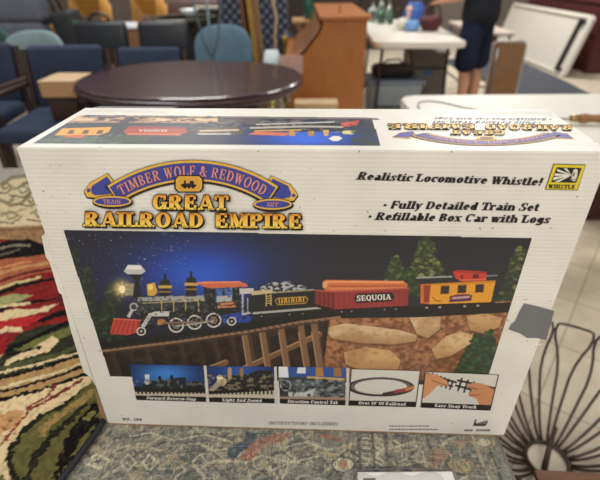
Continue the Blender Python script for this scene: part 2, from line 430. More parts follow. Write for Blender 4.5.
# ================================================================== the room
def floor_mat():
    m, nt, b = new_mat('floor_tiles')
    tc = nt.nodes.new('ShaderNodeTexCoord'); mp = nt.nodes.new('ShaderNodeMapping')
    mp.inputs['Rotation'].default_value = (0, 0, math.radians(38)); nt.links.new(tc.outputs['Object'], mp.inputs[0])
    br = nt.nodes.new('ShaderNodeTexBrick'); br.offset = 0.0; br.inputs['Scale'].default_value = 1.0
    br.inputs['Brick Width'].default_value = 0.33; br.inputs['Row Height'].default_value = 0.33
    br.inputs['Mortar Size'].default_value = 0.004; br.inputs['Mortar Smooth'].default_value = 0.4
    br.inputs['Color1'].default_value = lin((220, 206, 184))+(1,); br.inputs['Color2'].default_value = lin((224, 211, 190))+(1,)
    br.inputs['Mortar'].default_value = lin((182, 167, 146))+(1,)
    nt.links.new(mp.outputs[0], br.inputs['Vector'])
    nz = nt.nodes.new('ShaderNodeTexNoise'); nz.inputs['Scale'].default_value = 7; nz.inputs['Detail'].default_value = 6
    nt.links.new(mp.outputs[0], nz.inputs['Vector'])
    rp = nt.nodes.new('ShaderNodeValToRGB'); rp.color_ramp.elements[0].color = (.82, .80, .78, 1); rp.color_ramp.elements[1].color = (1, 1, 1, 1)
    rp.color_ramp.elements[0].position = .35; rp.color_ramp.elements[1].position = .62
    nt.links.new(nz.outputs[0], rp.inputs[0])
    mx = nt.nodes.new('ShaderNodeMix'); mx.data_type = 'RGBA'; mx.blend_type = 'MULTIPLY'; mx.inputs['Factor'].default_value = 1
    nt.links.new(br.outputs['Color'], mx.inputs['A']); nt.links.new(rp.outputs[0], mx.inputs['B'])
    nt.links.new(mx.outputs['Result'], b.inputs['Base Color']); b.inputs['Roughness'].default_value = .35
    return m
bm = new(); box(bm, (0.4, 4.0, -0.05), (10.4, 13.0, 0.1)); struct('floor', bm, floor_mat())
WALL = mat('wall_paint', (118, 108, 98), .8, var=.05)
bm = new(); box(bm, (0.4, 9.55, 1.6), (10.4, 0.1, 3.3)); struct('wall_back', bm, WALL)
bm = new(); box(bm, (-4.85, 4.0, 1.6), (0.1, 13.0, 3.3)); struct('wall_left', bm, WALL)
bm = new(); box(bm, (5.65, 4.0, 1.6), (0.1, 13.0, 3.3)); struct('wall_right', bm, WALL)
bm = new(); box(bm, (0.4, 9.46, 0.06), (10.2, 0.03, 0.12), .01); struct('baseboard_back', bm, mat('baseboard_wood', (70, 52, 40), .5))

# ================================================================== the platform and its rugs
ZB = 0.619                                                     # the level the carton stands on
bm = new(); box(bm, (-0.62, 0.92, 0.55), (1.86, 1.38, 0.12), .012); t = thing('display_platform', 'dark wooden display platform under the rugs and the train set carton', 'platform', (0, 0, 0))
obj('platform_top', bm, mat('platform_wood', (58, 44, 36), .6, stretch=(1, 8, 8)), t)
bm = new(); box(bm, (-0.62, 0.92, 0.245), (1.74, 1.26, 0.49), .01); obj('platform_body', bm, MATS['platform_wood'], t)

# --- grey rug: distressed oriental pattern
GS = Sheet([(-.45, .35), (.33, .35), (.33, .75), (-.45, .75)], [(-14.9, 513.3), (534.7, 508.9), (452.3, 320.1), (93.8, 323.0)])
def motifs(p, u, v, cream, dark, blue, red, tan):
    cream = (206, 196, 166)
    # the motifs in front of the carton
    p.poly([(228, 447), (243, 440), (246, 431), (258, 433), (254, 444), (240, 452), (233, 461), (228, 456)], blue, .9)
    p.poly([(240, 456), (252, 442), (272, 434), (292, 432), (283, 440), (264, 447), (252, 459), (244, 462)], red, .85)
    for q in range(8):
        p.line([(247+q*5, 458-q*3.2), (252+q*5, 452-q*3)], 1.0, (196, 160, 140), .7)
    p.line([(214, 460), (246, 462), (262, 455), (290, 462), (318, 456)], 1.6, cream, .8); p.line([(262, 455), (272, 470), (290, 462)], 1.6, cream, .8)
    p.line([(246, 462), (250, 478)], 1.6, cream, .8); p.line([(290, 462), (282, 478)], 1.6, cream, .8)
    p.poly([(316, 434), (330, 433), (346, 440), (338, 441), (322, 438)], red, .7)
    p.ell(343, 464, 11, 7.5, cream, .9); p.ring(343, 464, 11, 7.5, 1.3, dark, .8); p.ell(343, 464, 5, 4, red, .7); p.line([(330, 454), (335, 458)], 4, tan, .8)
    for x in (358, 372, 385): 
        p.line([(x, 434), (x+3, 470)], 3.2, dark, .55)
    for q in range(7): p.line([(362, 438+q*5), (370, 438+q*5)], 1.4, cream, .7); p.line([(376, 437+q*5), (383, 440+q*5)], 1.6, cream, .75)
    for q in range(5): p.line([(394+q*4, 440+q*6), (404-q, 446+q*5)], 2, cream, .6)
    p.poly([(428, 452), (440, 446), (452, 452), (444, 462), (430, 464)], red, .55); p.poly([(452, 440), (470, 438), (466, 446), (455, 447)], red, .4)
    p.ell(484, 442, 7, 4, cream, .8); p.ring(484, 442, 10, 6, 1.4, tan, .8)
    p.line([(130, 436), (150, 432), (175, 440), (205, 434), (232, 442)], 1.7, cream, .8)
    p.line([(85, 462), (96, 454), (110, 460), (100, 468), (88, 464)], 2.2, cream, .9); p.ell(98, 461, 3, 2, dark, .8)
    for x in (128, 150, 175, 200):
        p.line([(x-8, 462), (x, 454), (x+8, 462), (x, 470), (x-8, 462)], 1.6, cream if x != 175 else tan, .85)
        p.line([(x-12, 452), (x-4, 448)], 1.6, dark, .6)
def rug_pattern(u0, u1, v0, v1, res):
    p = Print(GS, u0, u1, v0, v1, res, (128, 127, 115), ss=1)
    p.warp(.55, .006, 11)
    n1 = vnoise(p.u, p.v, .09, 3); n2 = vnoise(p.u, p.v, .012, 4); n3 = vnoise(p.u, p.v, .004, 5, 2)
    p.mix((n1-.45)*4, (150, 142, 118), .5); p.mix((.44-n1)*5, (92, 96, 94), .5)
    cream, dark, blue, red, tan = (190, 180, 150), (66, 68, 66), (62, 74, 88), (160, 104, 88), (172, 150, 112)
    u, v = p.u, p.v
    # border bands of running hooks and guard lines, parallel to the rug's side edges
    for x, wd, c in ((.300, .005, dark), (.282, .003, cream), (.205, .004, dark), (.192, .003, cream), (-.36, .003, cream)):
        p.mix(np.abs(u-x) < wd/2, c, .7)
    k = ((u > .208) & (u < .28))
    a = (np.sin(v*95)*.018+.244)
    p.mix(k & (np.abs(u-a) < .004), cream, .85)
    p.mix(k & (((u-.244)/.02)**2+((np.mod(v+.012, .066)-.033)/.015)**2 < 1), tan, .7)
    p.mix(k & (np.abs(((u-.244)/.02)**2+((np.mod(v+.012, .066)-.033)/.015)**2-1) < .3), dark, .7)
    # field: repeated lattice of hooked lozenges and palmettes
    for (du, dv, c, sc) in ((0, 0, cream, 1), (.055, .05, cream, .8), (.03, .02, dark, .6)):
        U = np.mod(u+du+.5, .11)-.055; V = np.mod(v+dv, .1)-.05
        d = np.abs(U)/(.03*sc)+np.abs(V)/(.026*sc); kk = (u < .19) & (u > -1.5)
        p.mix(kk & (np.abs(d-1) < .13), c, .75)
        p.mix(kk & (np.abs(d-.5) < .14), dark if c == cream else cream, .55)
        p.mix(kk & (np.abs(np.abs(U)-np.abs(V)*.8) < .0018) & (d > 1) & (d < 1.9), c, .7)
    wv = np.sin(u*70+np.sin(v*60)*1.5)
    p.mix((np.abs(v-.452-.006*wv) < .0022) & (u < .19), cream, .8)
    p.mix((np.abs(v-.472-.004*wv) < .0014) & (u < .19), dark, .6)
    p.mix((np.abs(v-.425+.005*wv) < .0016) & (u < .02), cream, .6)
    # finer hooks and leaves between the motifs
    for (cell, off, c, th) in ((.018, .03, (196, 188, 162), .2), (.015, .05, (62, 68, 74), .2), (.034, 0, (192, 182, 152), .17), (.027, .013, (72, 76, 76), .15), (.045, .02, (176, 152, 112), .13)):
        g = vnoise(u+off, v, cell*.8, 61+int(cell*1000), 2); p.mix((np.abs(g-.5) < th*.16) & (u < .3), c, .5)
    motifs(p, u, v, cream, dark, blue, red, tan)
    # wear: the pile rubbed to the weave
    th1 = vnoise(u*6, v*.5, .006, 7, 2); th2 = vnoise(u*.5, v*6, .006, 8, 2)
    p.mix((n2-.54)*5, (146, 138, 116), .4); p.mix((th1-.5)*5, (86, 90, 90), .34); p.mix((.47-th2)*5, (186, 178, 154), .28); p.mix((n3-.58)*6, (64, 66, 66), .3)
    return p
def grey_rug():
    t = thing('oriental_rug', 'faded grey green oriental rug with cream and salmon motifs under the white carton', 'rug', (0, 0, 0))
    m = colour_mat('grey_rug_pile', .95, (420, .25, .002), spec=.05); place = lambda U, V: np.c_[U, V, np.full_like(U, ZB-.0012)]
    rug_pattern(-.46, .318, .245, .53, .0011).mesh('pile', m, t, place)
    rug_pattern(-.46, .318, .53, 1.6, .004).mesh('pile', m, t, place)
    rug_pattern(-1.54, -.46, .245, 1.6, .006).mesh('pile', m, t, place)
    bm = new(); tube(bm, [(.3185, .245, ZB-.003), (.3205, .47, ZB-.003), (.3195, 1.6, ZB-.003)], .003); b2 = obj('edge_binding', bm, mat('grey_binding', (104, 102, 92), .9), t)
    bm = new(); box(bm, (-.612, .922, ZB-.0045), (1.86, 1.352, .004)); obj('backing', bm, mat('jute_backing', (140, 126, 100), .95), t)
grey_rug()

# --- large floral rug with black, red, olive and cream, overlapping the grey one
ZL = 0.634
LS = Sheet([(-1.25, .35), (-.3, .35), (-.3, 1.65), (-1.25, 1.65)], [(-588.1, 512.8), (88.5, 507.4), (221.7, 162.9), (-24.2, 164.9)])
L_EDGE = [(-.395, .285), (-.36, .392), (-.336, .478), (-.3335, .60), (-.336, 1.63), (-1.5, 1.60), (-1.5, .285)]
def floral_rug():
    p = Print(LS, -1.5, -.33, .285, 1.63, .0020, (205, 186, 142), ss=1)
    tu = vnoise(p.u, p.v, .007, 21, 2)-.5; tv = vnoise(p.u, p.v, .005, 22, 2)-.5
    dist = np.clip((p.Y-150)/260, .25, 1.2)
    p.X = p.X+tu*7*dist; p.Y = p.Y+tv*4*dist
    blk, red, cream, olive, tan, dkg, rust, mar = (22, 20, 19), (118, 32, 32), (198, 176, 134), (86, 82, 46), (156, 124, 80), (42, 44, 32), (150, 80, 56), (82, 32, 34)
    # swirling ground beyond what is drawn in detail
    s1 = np.sin((p.v*26+p.u*9)+6*vnoise(p.u, p.v, .35, 23)); near = p.X > -16-150*vnoise(p.u, p.v, .10, 33, 2)
    p.X = np.maximum(p.X, -6)
    for lo, hi, c in ((-2, -.6, dkg), (-.6, -.2, olive), (-.2, .25, cream), (.25, .55, red), (.55, .8, tan), (.8, 2, blk)): p.mix((s1 >= lo) & (s1 < hi), c)
    def P(pts, c): w = p.wpts(pts, 6); p.mix(p.pmw(pts, w) & near[w], c, 1, w)
    def Ln(pts, wd, c): w = p.wpts(pts, 10); p.mix(p.lmw(pts, wd, w) & near[w], c, 1, w)
    # cream scroll band at the far end
    P([(-8, 168), (60, 168), (62, 226), (-8, 228)], (194, 176, 140))
    P([(-8, 166), (40, 166), (40, 178), (10, 180), (-8, 184)], (150, 146, 134))
    Ln([(-6, 198), (8, 204), (18, 196), (24, 184), (34, 182), (26, 176), (12, 178), (2, 186)], 3.4, (120, 112, 88))
    Ln([(10, 206), (22, 204), (30, 194), (36, 188)], 3.0, (120, 106, 84)); Ln([(-6, 212), (10, 214), (24, 210), (40, 198)], 2.2, (160, 146, 112))
    P([(16, 190), (26, 186), (30, 192), (22, 198), (14, 200)], (190, 180, 150)); Ln([(34, 205), (42, 200)], 2.5, (140, 124, 96))
    for (x, y, w_, h_) in ((4, 186, 7, 4), (22, 190, 8, 4), (10, 216, 9, 4), (38, 214, 7, 4), (30, 200, 5, 3)):
        Ln([(x-w_, y), (x, y-h_), (x+w_, y), (x, y+h_), (x-w_*.4, y)], 1.8, (116, 106, 78)); Ln([(x-w_-4, y+h_+2), (x+2, y+h_+4), (x+w_+3, y+1)], 1.6, (84, 78, 58))
    # tan band
    P([(-8, 228), (62, 225), (70, 250), (-8, 236)], (138, 106, 74)); Ln([(-6, 231), (60, 228)], 1.5, (110, 74, 52))
    for q in range(9): Ln([(4+q*7, 232+(q % 3)*3), (8+q*7, 236+(q % 2)*4)], 1.2, (118, 82, 58))
    # black lens with grey veins
    P([(-8, 246), (10, 240), (30, 240), (52, 248), (70, 256), (40, 256), (0, 262), (-8, 264)], blk)
    Ln([(-4, 250), (14, 246), (30, 246)], 2.2, (120, 112, 96)); Ln([(0, 256), (20, 250)], 1.6, (96, 90, 76))
    # salmon and rust streaks
    P([(-8, 264), (0, 260), (40, 256), (72, 254), (76, 270), (30, 276), (-8, 290)], (150, 84, 58))
    Ln([(-6, 276), (20, 268), (60, 262)], 3.2, (176, 126, 84)); Ln([(-6, 284), (24, 274), (70, 266)], 2.6, (90, 34, 30)); Ln([(-6, 270), (30, 262)], 2.0, (196, 128, 84))
    # red field with black and cream veins
    P([(-8, 290), (30, 276), (76, 268), (96, 330), (-8, 345)], red)
    Ln([(-6, 296), (20, 286), (50, 280), (76, 282)], [5, 4, 3, 2], blk); Ln([(-6, 291), (14, 284), (40, 278)], 2.5, (186, 170, 120))
    P([(-8, 300), (14, 294), (34, 296), (20, 302), (-8, 310)], (140, 140, 92)); Ln([(-6, 312), (20, 304), (56, 300)], [5, 4, 2], blk)
    P([(-8, 317), (10, 310), (34, 310), (58, 304), (48, 312), (20, 318), (-8, 325)], cream); Ln([(-6, 308), (10, 306), (30, 304)], 3, cream)
    P([(56, 296), (84, 292), (92, 312), (60, 306)], mar); Ln([(40, 322), (60, 314), (90, 312)], [4, 6, 7], blk)
    P([(-8, 324), (20, 318), (44, 316), (30, 326), (-8, 334)], (160, 40, 40)); Ln([(-6, 334), (6, 330), (20, 330)], 5, cream)
    P([(-8, 336), (6, 338), (12, 345), (4, 352), (-8, 352)], (130, 30, 36))
    # black-green ground with olive leaves
    P([(4, 352), (20, 334), (44, 326), (92, 320), (112, 384), (0, 392), (-8, 372)], dkg)
    P([(10, 350), (40, 338), (72, 326), (90, 324), (60, 340), (24, 352)], (96, 98, 52)); Ln([(6, 352), (40, 336), (80, 318)], [5, 4, 3], blk)
    P([(4, 362), (26, 352), (54, 336), (60, 342), (48, 352), (28, 358), (6, 366)], cream); Ln([(6, 356), (40, 348)], 2.5, blk)
    Ln([(0, 370), (30, 362), (62, 354), (84, 344)], 4, (70, 74, 44)); Ln([(0, 374), (40, 364), (84, 352)], 2.2, cream)
    # running tan bands between dark outlines
    P([(-8, 382), (40, 368), (90, 352), (96, 384), (60, 388), (-8, 402)], tan)
    for dy, wd, c in ((0, 3.0, blk), (9, 2.4, (190, 176, 136)), (13, 2.6, blk), (22, 2.4, blk)): Ln([(-8, 382+dy), (30, 372+dy), (60, 363+dy), (96, 350+dy)], wd, c)
    Ln([(-8, 402), (40, 391), (92, 372)], 3, blk)
    # lower cream ground with a maroon vein
    P([(-8, 404), (40, 392), (94, 374), (110, 430), (60, 500), (-30, 500)], cream)
    P([(-8, 418), (16, 410), (24, 412), (16, 428), (-8, 440)], (176, 134, 90))
    for q in range(8): Ln([(-2+(q*5) % 18, 416+q*2.6), (1+(q*5) % 18, 417+q*2.6)], 1.4, (120, 66, 50))
    Ln([(26, 410), (46, 398), (56, 386)], 2.4, (104, 38, 40)); Ln([(28, 412), (60, 394), (84, 380)], 2.2, (110, 44, 42)); Ln([(0, 446), (22, 420), (34, 404)], 2, (120, 54, 46))
    # olive leaf masses with black ribs at the corner
    P([(18, 500), (8, 470), (11, 448), (24, 431), (44, 415), (64, 405), (80, 391), (95, 379), (99, 400), (112, 424), (80, 470), (50, 500)], (90, 85, 47))
    P([(36, 430), (56, 415), (84, 396), (94, 388), (92, 398), (62, 418), (42, 438)], (142, 118, 72)); P([(22, 462), (26, 446), (38, 432), (42, 434), (32, 450), (28, 468)], (84, 84, 46))
    Ln([(20, 490), (10, 462), (12, 448), (24, 432), (44, 416), (64, 406), (82, 391)], [5, 6, 6, 5, 4, 3.4, 2.6], (30, 31, 24))
    Ln([(26, 486), (36, 457), (52, 437), (70, 421), (86, 404)], [7, 8, 7, 5, 3], (32, 33, 24))
    P([(46, 500), (58, 464), (67, 437), (80, 419), (95, 402), (101, 408), (97, 418), (104, 424), (112, 428), (84, 470), (66, 500)], blk)
    P([(70, 458), (80, 441), (92, 427), (98, 425), (88, 441), (76, 456)], (86, 83, 46)); P([(54, 486), (64, 468), (72, 462), (66, 478), (58, 492)], (92, 92, 50)); P([(84, 420), (92, 411), (97, 411), (90, 421)], (112, 108, 62))
    P([(-6, 500), (2, 474), (12, 486), (18, 500)], (92, 87, 48)); Ln([(-4, 462), (6, 470), (14, 486)], 3, (196, 176, 136))
    e = vnoise(p.u, p.v, .006, 31, 2); p.mix((.5-e)*3, (20, 16, 12), .18); p.mix((e-.5)*3, (235, 225, 200), .06)
    t = thing('floral_rug', 'thick floral rug in black, red, olive and cream with dark bound edge', 'rug', (0, 0, 0))
    poly = L_EDGE
    def keep(U, V, sh):
        ins = np.zeros(U.shape, bool); n = len(poly)
        for i in range(n):
            (x0, y0), (x1, y1) = poly[i], poly[(i+1) % n]
            if y0 == y1: continue
            ins ^= ((y0 > V) != (y1 > V)) & (U < (x1-x0)*(V-y0)/(y1-y0)+x0)
        return ins
    def place(U, V): return np.c_[U, V, ZL+.0022*(vnoise(U, V, .007, 40, 2)-.5)]
    p.mesh('pile', colour_mat('floral_rug_pile', .95, (420, .35, .003), spec=.05), t, place, keep)
    bm = new(); tube(bm, [(x, y, ZL-.007) for x, y in L_EDGE], .0058, closed=True); obj('edge_binding', bm, mat('navy_binding', (36, 36, 42), .85, bump=.3, bscale=300), t, True)
    bm = new(); prism(bm, L_EDGE, .006, Matrix.Translation((0, 0, ZB+.001))); obj('backing', bm, MATS['jute_backing'], t)
floral_rug()

# ================================================================== the train set carton
BW, BH, BD = .66, .4872, .1687
SX, SY, KX = .0125, -.0004, .0181                              # the used carton stands a little racked
YAW = -.0441
box_t = thing('train_set_box', 'big white train set box with gold title standing upright on the grey rug', 'box',
              (-.3277+BW/2*math.cos(YAW), .4952+BW/2*math.sin(YAW), ZB), YAW)
def face_front(U, V, layer=0): return np.c_[U-BW/2+SX*V, SY*V-.0003-.0002*np.asarray(layer)*np.ones_like(U), V]
def face_top(U, W, layer=0): return np.c_[U-BW/2+SX*BH+KX*W, SY*BH+W, BH+.0003+.0002*np.asarray(layer)*np.ones_like(U)]
def body_pt(u, w, v): return Vector((u-BW/2+SX*v+KX*w, SY*v+w, v))
def carton_mat(name, rgb, flute):
    m, nt, b = new_mat(name)
    tc = nt.nodes.new('ShaderNodeTexCoord')
    wv = nt.nodes.new('ShaderNodeTexWave'); wv.bands_direction = 'Z'; wv.inputs['Scale'].default_value = 58; wv.inputs['Distortion'].default_value = .25
    wv.inputs['Detail Scale'].default_value = .6
    nt.links.new(tc.outputs['Object'], wv.inputs['Vector'])
    nz = nt.nodes.new('ShaderNodeTexNoise'); nz.inputs['Scale'].default_value = 9; nz.inputs['Detail'].default_value = 7; nt.links.new(tc.outputs['Object'], nz.inputs['Vector'])
    rp = nt.nodes.new('ShaderNodeValToRGB'); c = lin(rgb); rp.color_ramp.elements[0].color = tuple(v*.90 for v in c)+(1,); rp.color_ramp.elements[1].color = c+(1,)
    rp.color_ramp.elements[0].position = .38; rp.color_ramp.elements[1].position = .6
    nt.links.new(nz.outputs[0], rp.inputs[0])
    sp = nt.nodes.new('ShaderNodeTexNoise'); sp.inputs['Scale'].default_value = 160; sp.inputs['Detail'].default_value = 1; nt.links.new(tc.outputs['Object'], sp.inputs['Vector'])
    r2 = nt.nodes.new('ShaderNodeValToRGB'); r2.color_ramp.elements[0].position = .755; r2.color_ramp.elements[1].position = .77
    r2.color_ramp.elements[0].color = (1, 1, 1, 1); r2.color_ramp.elements[1].color = (.35, .3, .25, 1); nt.links.new(sp.outputs[0], r2.inputs[0])
    mx = nt.nodes.new('ShaderNodeMix'); mx.data_type = 'RGBA'; mx.blend_type = 'MULTIPLY'; mx.inputs['Factor'].default_value = 1
    nt.links.new(rp.outputs[0], mx.inputs['A']); nt.links.new(r2.outputs[0], mx.inputs['B']); nt.links.new(mx.outputs['Result'], b.inputs['Base Color'])
    b.inputs['Roughness'].default_value = .42
    bp = nt.nodes.new('ShaderNodeBump'); bp.inputs['Strength'].default_value = flute; bp.inputs['Distance'].default_value = .0012
    nt.links.new(wv.outputs[0], bp.inputs['Height']); nt.links.new(bp.outputs[0], b.inputs['Normal']); return m
WHITE = carton_mat('white_carton', (226, 222, 211), .16)
KRAFT = mat('brown_kraft_board', (150, 118, 84), .85, bump=.2)
bm = new()
vs = [bm.verts.new(body_pt(u, w, v)) for v in (0, BH) for w in (0, BD) for u in (0, BW)]
for f in ((0, 1, 3, 2), (4, 6, 7, 5), (0, 4, 5, 1), (1, 5, 7, 3), (3, 7, 6, 2), (2, 6, 4, 0)): bm.faces.new([vs[i] for i in f])
bmesh.ops.bevel(bm, geom=list(bm.edges), offset=.0012, segments=2, affect='EDGES')
obj('carton', bm, WHITE, box_t)
FS = Sheet([(0, BH), (BW, BH), (BW, 0), (0, 0)], [(16, 147), (612, 152), (504, 436), (108, 424)])
TS = Sheet([(0, 0), (BW, 0), (BW, BD), (0, BD)], [(16, 147), (612, 152), (548, 109), (85, 108)])
# worn edge flap on the left side and the raw brown flap below it
def flap(name, pts, y0, y1, m):
    bm = new(); P = [FS.uv(*p) for p in pts]
    a = [bm.verts.new(body_pt(u, y0, v)) for u, v in P]; b = [bm.verts.new(body_pt(u, y1, v)) for u, v in P]; n = len(P)
    bm.faces.new(a); bm.faces.new(b[::-1])
    for i in range(n): bm.faces.new((a[i], b[i], b[(i+1) % n], a[(i+1) % n]))
    return obj(name, bm, m, box_t)
flap('side_flap', [(46, 233), (42, 236), (46, 256), (50, 262), (59, 292), (62, 294), (71, 330), (84, 372), (91, 377), (95, 385), (60, 276)], -.0006, .02, WHITE)
flap('bottom_flap', [(90, 376), (92, 378), (101, 420.5), (107, 423.2), (108.4, 423.6), (95, 386)], .001, .12, KRAFT)
# kraft board showing along the worn bottom edge
flap('bottom_edge_wear', [(108, 422.9), (504, 434.9), (504, 435.8), (108.2, 423.8)], -.0005, .01, KRAFT)

# --- the big photograph of the train on a trestle
us = [FS.uv(*q) for q in ((63, 229), (533, 237.5), (489, 374), (110, 376))]
def front_picture():
    u0 = min(q[0] for q in us); u1 = max(q[0] for q in us); v0 = min(q[1] for q in us); v1 = max(q[1] for q in us)
    p = Print(FS, u0, u1, v0, v1, .0009, (30, 31, 40))
    X, Y, u, v = p.X, p.Y, p.u, p.v
    n1 = vnoise(u, v, .05, 1); n2 = vnoise(u, v, .012, 2); n3 = vnoise(u, v, .005, 3, 2)
    p.mix(np.clip((250-X)/160, 0, 1), (20, 24, 42), .8); p.glow(200, 270, 72, 34, (32, 66, 168), 1.0); p.glow(202, 276, 38, 18, (44, 92, 200), .8)
    p.mix(np.clip((Y-235)/60, 0, 1)*np.clip((X-260)/60, 0, 1), (46, 47, 52), .6)
    rs = np.random.RandomState(5)
    for q in range(46): p.ell(rs.uniform(66, 190), rs.uniform(232, 265), .55, .45, (190, 200, 220), rs.uniform(.3, .9))
    # evergreens
    def tree(cx, top, base, w, col, lite, seed):
        rr = np.random.RandomState(seed)
        for q in range(int(260*w/30)+120):
            f = rr.rand()**.7; y = top+(base-top)*f; x = cx+rr.uniform(-1, 1)*w*(.15+.85*f); k = rr.rand()**1.6
            c = tuple(a*(1-k*k)+b*k*k for a, b in zip(col, lite)); wn = p.win(x-3, x+3, y-2, y+2); p.mix(p.emw(x, y, 2.6, 1.7, wn) < .4+n3[wn], c, .85, wn)
    tree(86, 266, 352, 20, (22, 34, 28), (62, 80, 64), 1); tree(112, 280, 345, 18, (20, 34, 26), (66, 82, 60), 2); tree(76, 246, 300, 8, (20, 30, 30), (46, 62, 54), 3)
    tree(427, 236, 290, 24, (46, 58, 34), (146, 148, 92), 4); tree(396, 256, 292, 15, (42, 56, 34), (132, 136, 86), 5); tree(522, 246, 314, 30, (38, 52, 32), (126, 130, 80), 6); tree(410, 268, 296, 20, (34, 50, 28), (90, 104, 56), 7)
    # red earth, then stones
    p.poly([(318, 318), (360, 312), (520, 300), (520, 380), (316, 380)], (142, 92, 60)); E_ = p.pm([(318, 318), (360, 312), (520, 300), (520, 380), (316, 380)])
    p.mix(E_*np.clip((n3-.48)*6, 0, 1), (184, 132, 92), .7); p.mix(E_*np.clip((.42-n3)*6, 0, 1), (88, 54, 36), .55); p.mix(E_*np.clip((.42-n2)*6, 0, 1), (100, 62, 42), .6); p.mix(E_*np.clip((Y-350)/30, 0, 1), (104, 66, 44), .4)
    def stone(pts, lite=(206, 176, 134), seed=0):
        m = p.pm(pts); ys = [q[1] for q in pts]; y0, y1 = min(ys), max(ys); f = np.clip((Y-y0)/(y1-y0+1e-6), 0, 1)
        p.mix(p.pm([(x, y+2.5) for x, y in pts]), (92, 58, 38), .55)
        p.mix(m, lite); p.mix(m*np.clip(f*1.6-.7, 0, 1), (150, 104, 66), .8); p.mix(m*np.clip((n2-.5)*5, 0, 1), (184, 144, 98), .6); p.mix(m*np.clip((n3-.6)*6, 0, 1), (150, 106, 68), .45); p.mix(m*np.clip((n1-.55)*5, 0, 1), (150, 104, 66), .4)
    stone([(325, 328), (345, 323), (372, 326), (400, 330), (418, 335), (416, 341), (395, 344), (362, 343), (332, 338)])
    stone([(407, 315), (425, 313), (441, 317), (440, 329), (428, 338), (417, 334), (412, 322)], (214, 186, 146))
    stone([(467, 316), (485, 313), (502, 318), (499, 327), (483, 333), (470, 330)], (196, 154, 104))
    stone([(432, 349), (446, 336), (460, 331), (473, 335), (470, 344), (452, 355), (436, 359)], (210, 176, 130))
    stone([(344, 352), (366, 347), (390, 350), (401, 360), (398, 370), (360, 370), (346, 364)], (202, 160, 108))
    tree(478, 334, 378, 26, (32, 52, 30), (76, 104, 60), 8); tree(490, 330, 378, 16, (30, 48, 30), (70, 96, 58), 9)
    # trestle under the left half of the track
    p.poly([(100, 352), (330, 318), (322, 380), (100, 380)], (36, 28, 26)); TR = p.pm([(100, 352), (330, 318), (322, 380), (100, 380)])
    p.mix(TR*np.clip((n2-.45)*5, 0, 1), (62, 47, 38), .7)
    wood = (124, 92, 66); wd2 = (86, 62, 46)
    for q in range(13):
        x = 112+q*17; y = 352-(x-100)*.145
        p.line([(x, y), (x+9, 378)], 5.2, (58, 43, 34) if q % 2 else (80, 59, 44), .8 if q > 6 else .45); p.line([(x+1, y), (x+10, 378)], 1.0, (112, 86, 64), .3 if q > 6 else .12)
    for a, b in (((236, 372), (320, 334)), ((182, 379), (226, 362))): p.line([a, b], 6.0, (116, 84, 58)); p.line([(a[0], a[1]-2), (b[0], b[1]-2)], 1.2, (164, 128, 94))
    for x in (244, 262, 281, 301, 314): p.line([(x, 330-(x-244)*.1), (x+8, 376)], 6, wood); p.line([(x-2, 332), (x+5, 376)], 1.2, (168, 132, 100))
    # track
    p.poly([(100, 342), (230, 326), (330, 306), (420, 306), (512, 302), (512, 312), (420, 317), (338, 318), (230, 334), (102, 354)], (26, 24, 26))
    p.line([(101, 351), (180, 341), (250, 331), (300, 322), (340, 317)], 2.6, (140, 106, 80)); p.line([(101, 353.5), (180, 343.5), (250, 333.5), (330, 320)], 1.4, (70, 48, 38))
    for q in range(34): x = 108+q*6.6; y = 347-(x-108)*.128; p.line([(x, y), (x+3, y+2)], 1.4, (56, 50, 48), .8)
    # locomotive
    dk = (28, 32, 36)
    p.glow(122, 288, 9, 8, (255, 214, 130), .9); p.poly([(121, 284), (136, 283), (137, 295), (121, 295)], (150, 140, 112)); p.ell(122.5, 289, 3.2, 4, (255, 236, 190))
    p.poly([(128, 272), (145, 272), (139, 280), (142, 298), (133, 298), (135, 280)], (24, 24, 28)); p.poly([(124, 271), (128, 264.5), (141, 264.5), (146, 271), (142, 274), (128, 274)], (188, 186, 182)); p.poly([(128, 265), (140, 265), (143, 269), (126, 269)], (226, 224, 220))
    p.poly([(138, 297), (206, 295), (210, 312), (138, 314)], (46, 54, 58)); p.poly([(138, 297), (206, 295), (206, 300), (138, 301)], (150, 152, 148)); p.poly([(140, 308), (210, 306), (210, 316), (140, 318)], dk)
    for x in (160, 172, 184, 197): p.line([(x-3, 296), (x+2, 302), (x+2, 311)], 1.3, (190, 160, 92), .9)
    p.line([(141, 303), (206, 300)], 1.0, (196, 178, 130), .8)
    p.poly([(147, 284), (155, 282), (158, 292), (154, 296), (148, 295)], (206, 160, 66)); p.ell(151, 287, 2.4, 3, (240, 206, 120))
    for x, yt in ((165.5, 277.5), (191.5, 275)):
        p.poly([(x-5, yt+5), (x+5, yt+5), (x+5.5, 296), (x-5.5, 296)], (32, 32, 34)); p.ell(x, yt+5, 5.2, 3.6, (24, 38, 34)); p.line([(x-5.4, yt+9), (x+5.4, yt+9)], 3, (200, 156, 80)); p.line([(x, yt-3), (x, yt+3)], 2.4, (20, 30, 28)); p.line([(x-5.4, yt+14), (x+5.4, yt+14)], 1.4, (150, 116, 60))
    p.poly([(204, 286), (240, 285), (240, 314), (206, 316)], dk); p.poly([(216, 288), (233, 287), (233, 301), (216, 302)], (58, 92, 160)); p.line([(224, 287), (224, 302)], 2, dk); p.poly([(217, 296), (232, 295), (232, 301), (217, 302)], (170, 172, 168))
    p.poly([(196, 283), (204, 281), (240, 281), (248, 284), (248, 286.5), (212, 288), (206, 287)], (206, 104, 70)); p.line([(198, 282.5), (240, 281.5)], 1.2, (232, 146, 110))
    p.poly([(218, 303), (236, 301.5), (236, 307), (218, 308.5)], (196, 122, 84)); p.line([(220, 305.5), (234, 304.5)], 1.2, (90, 50, 36))
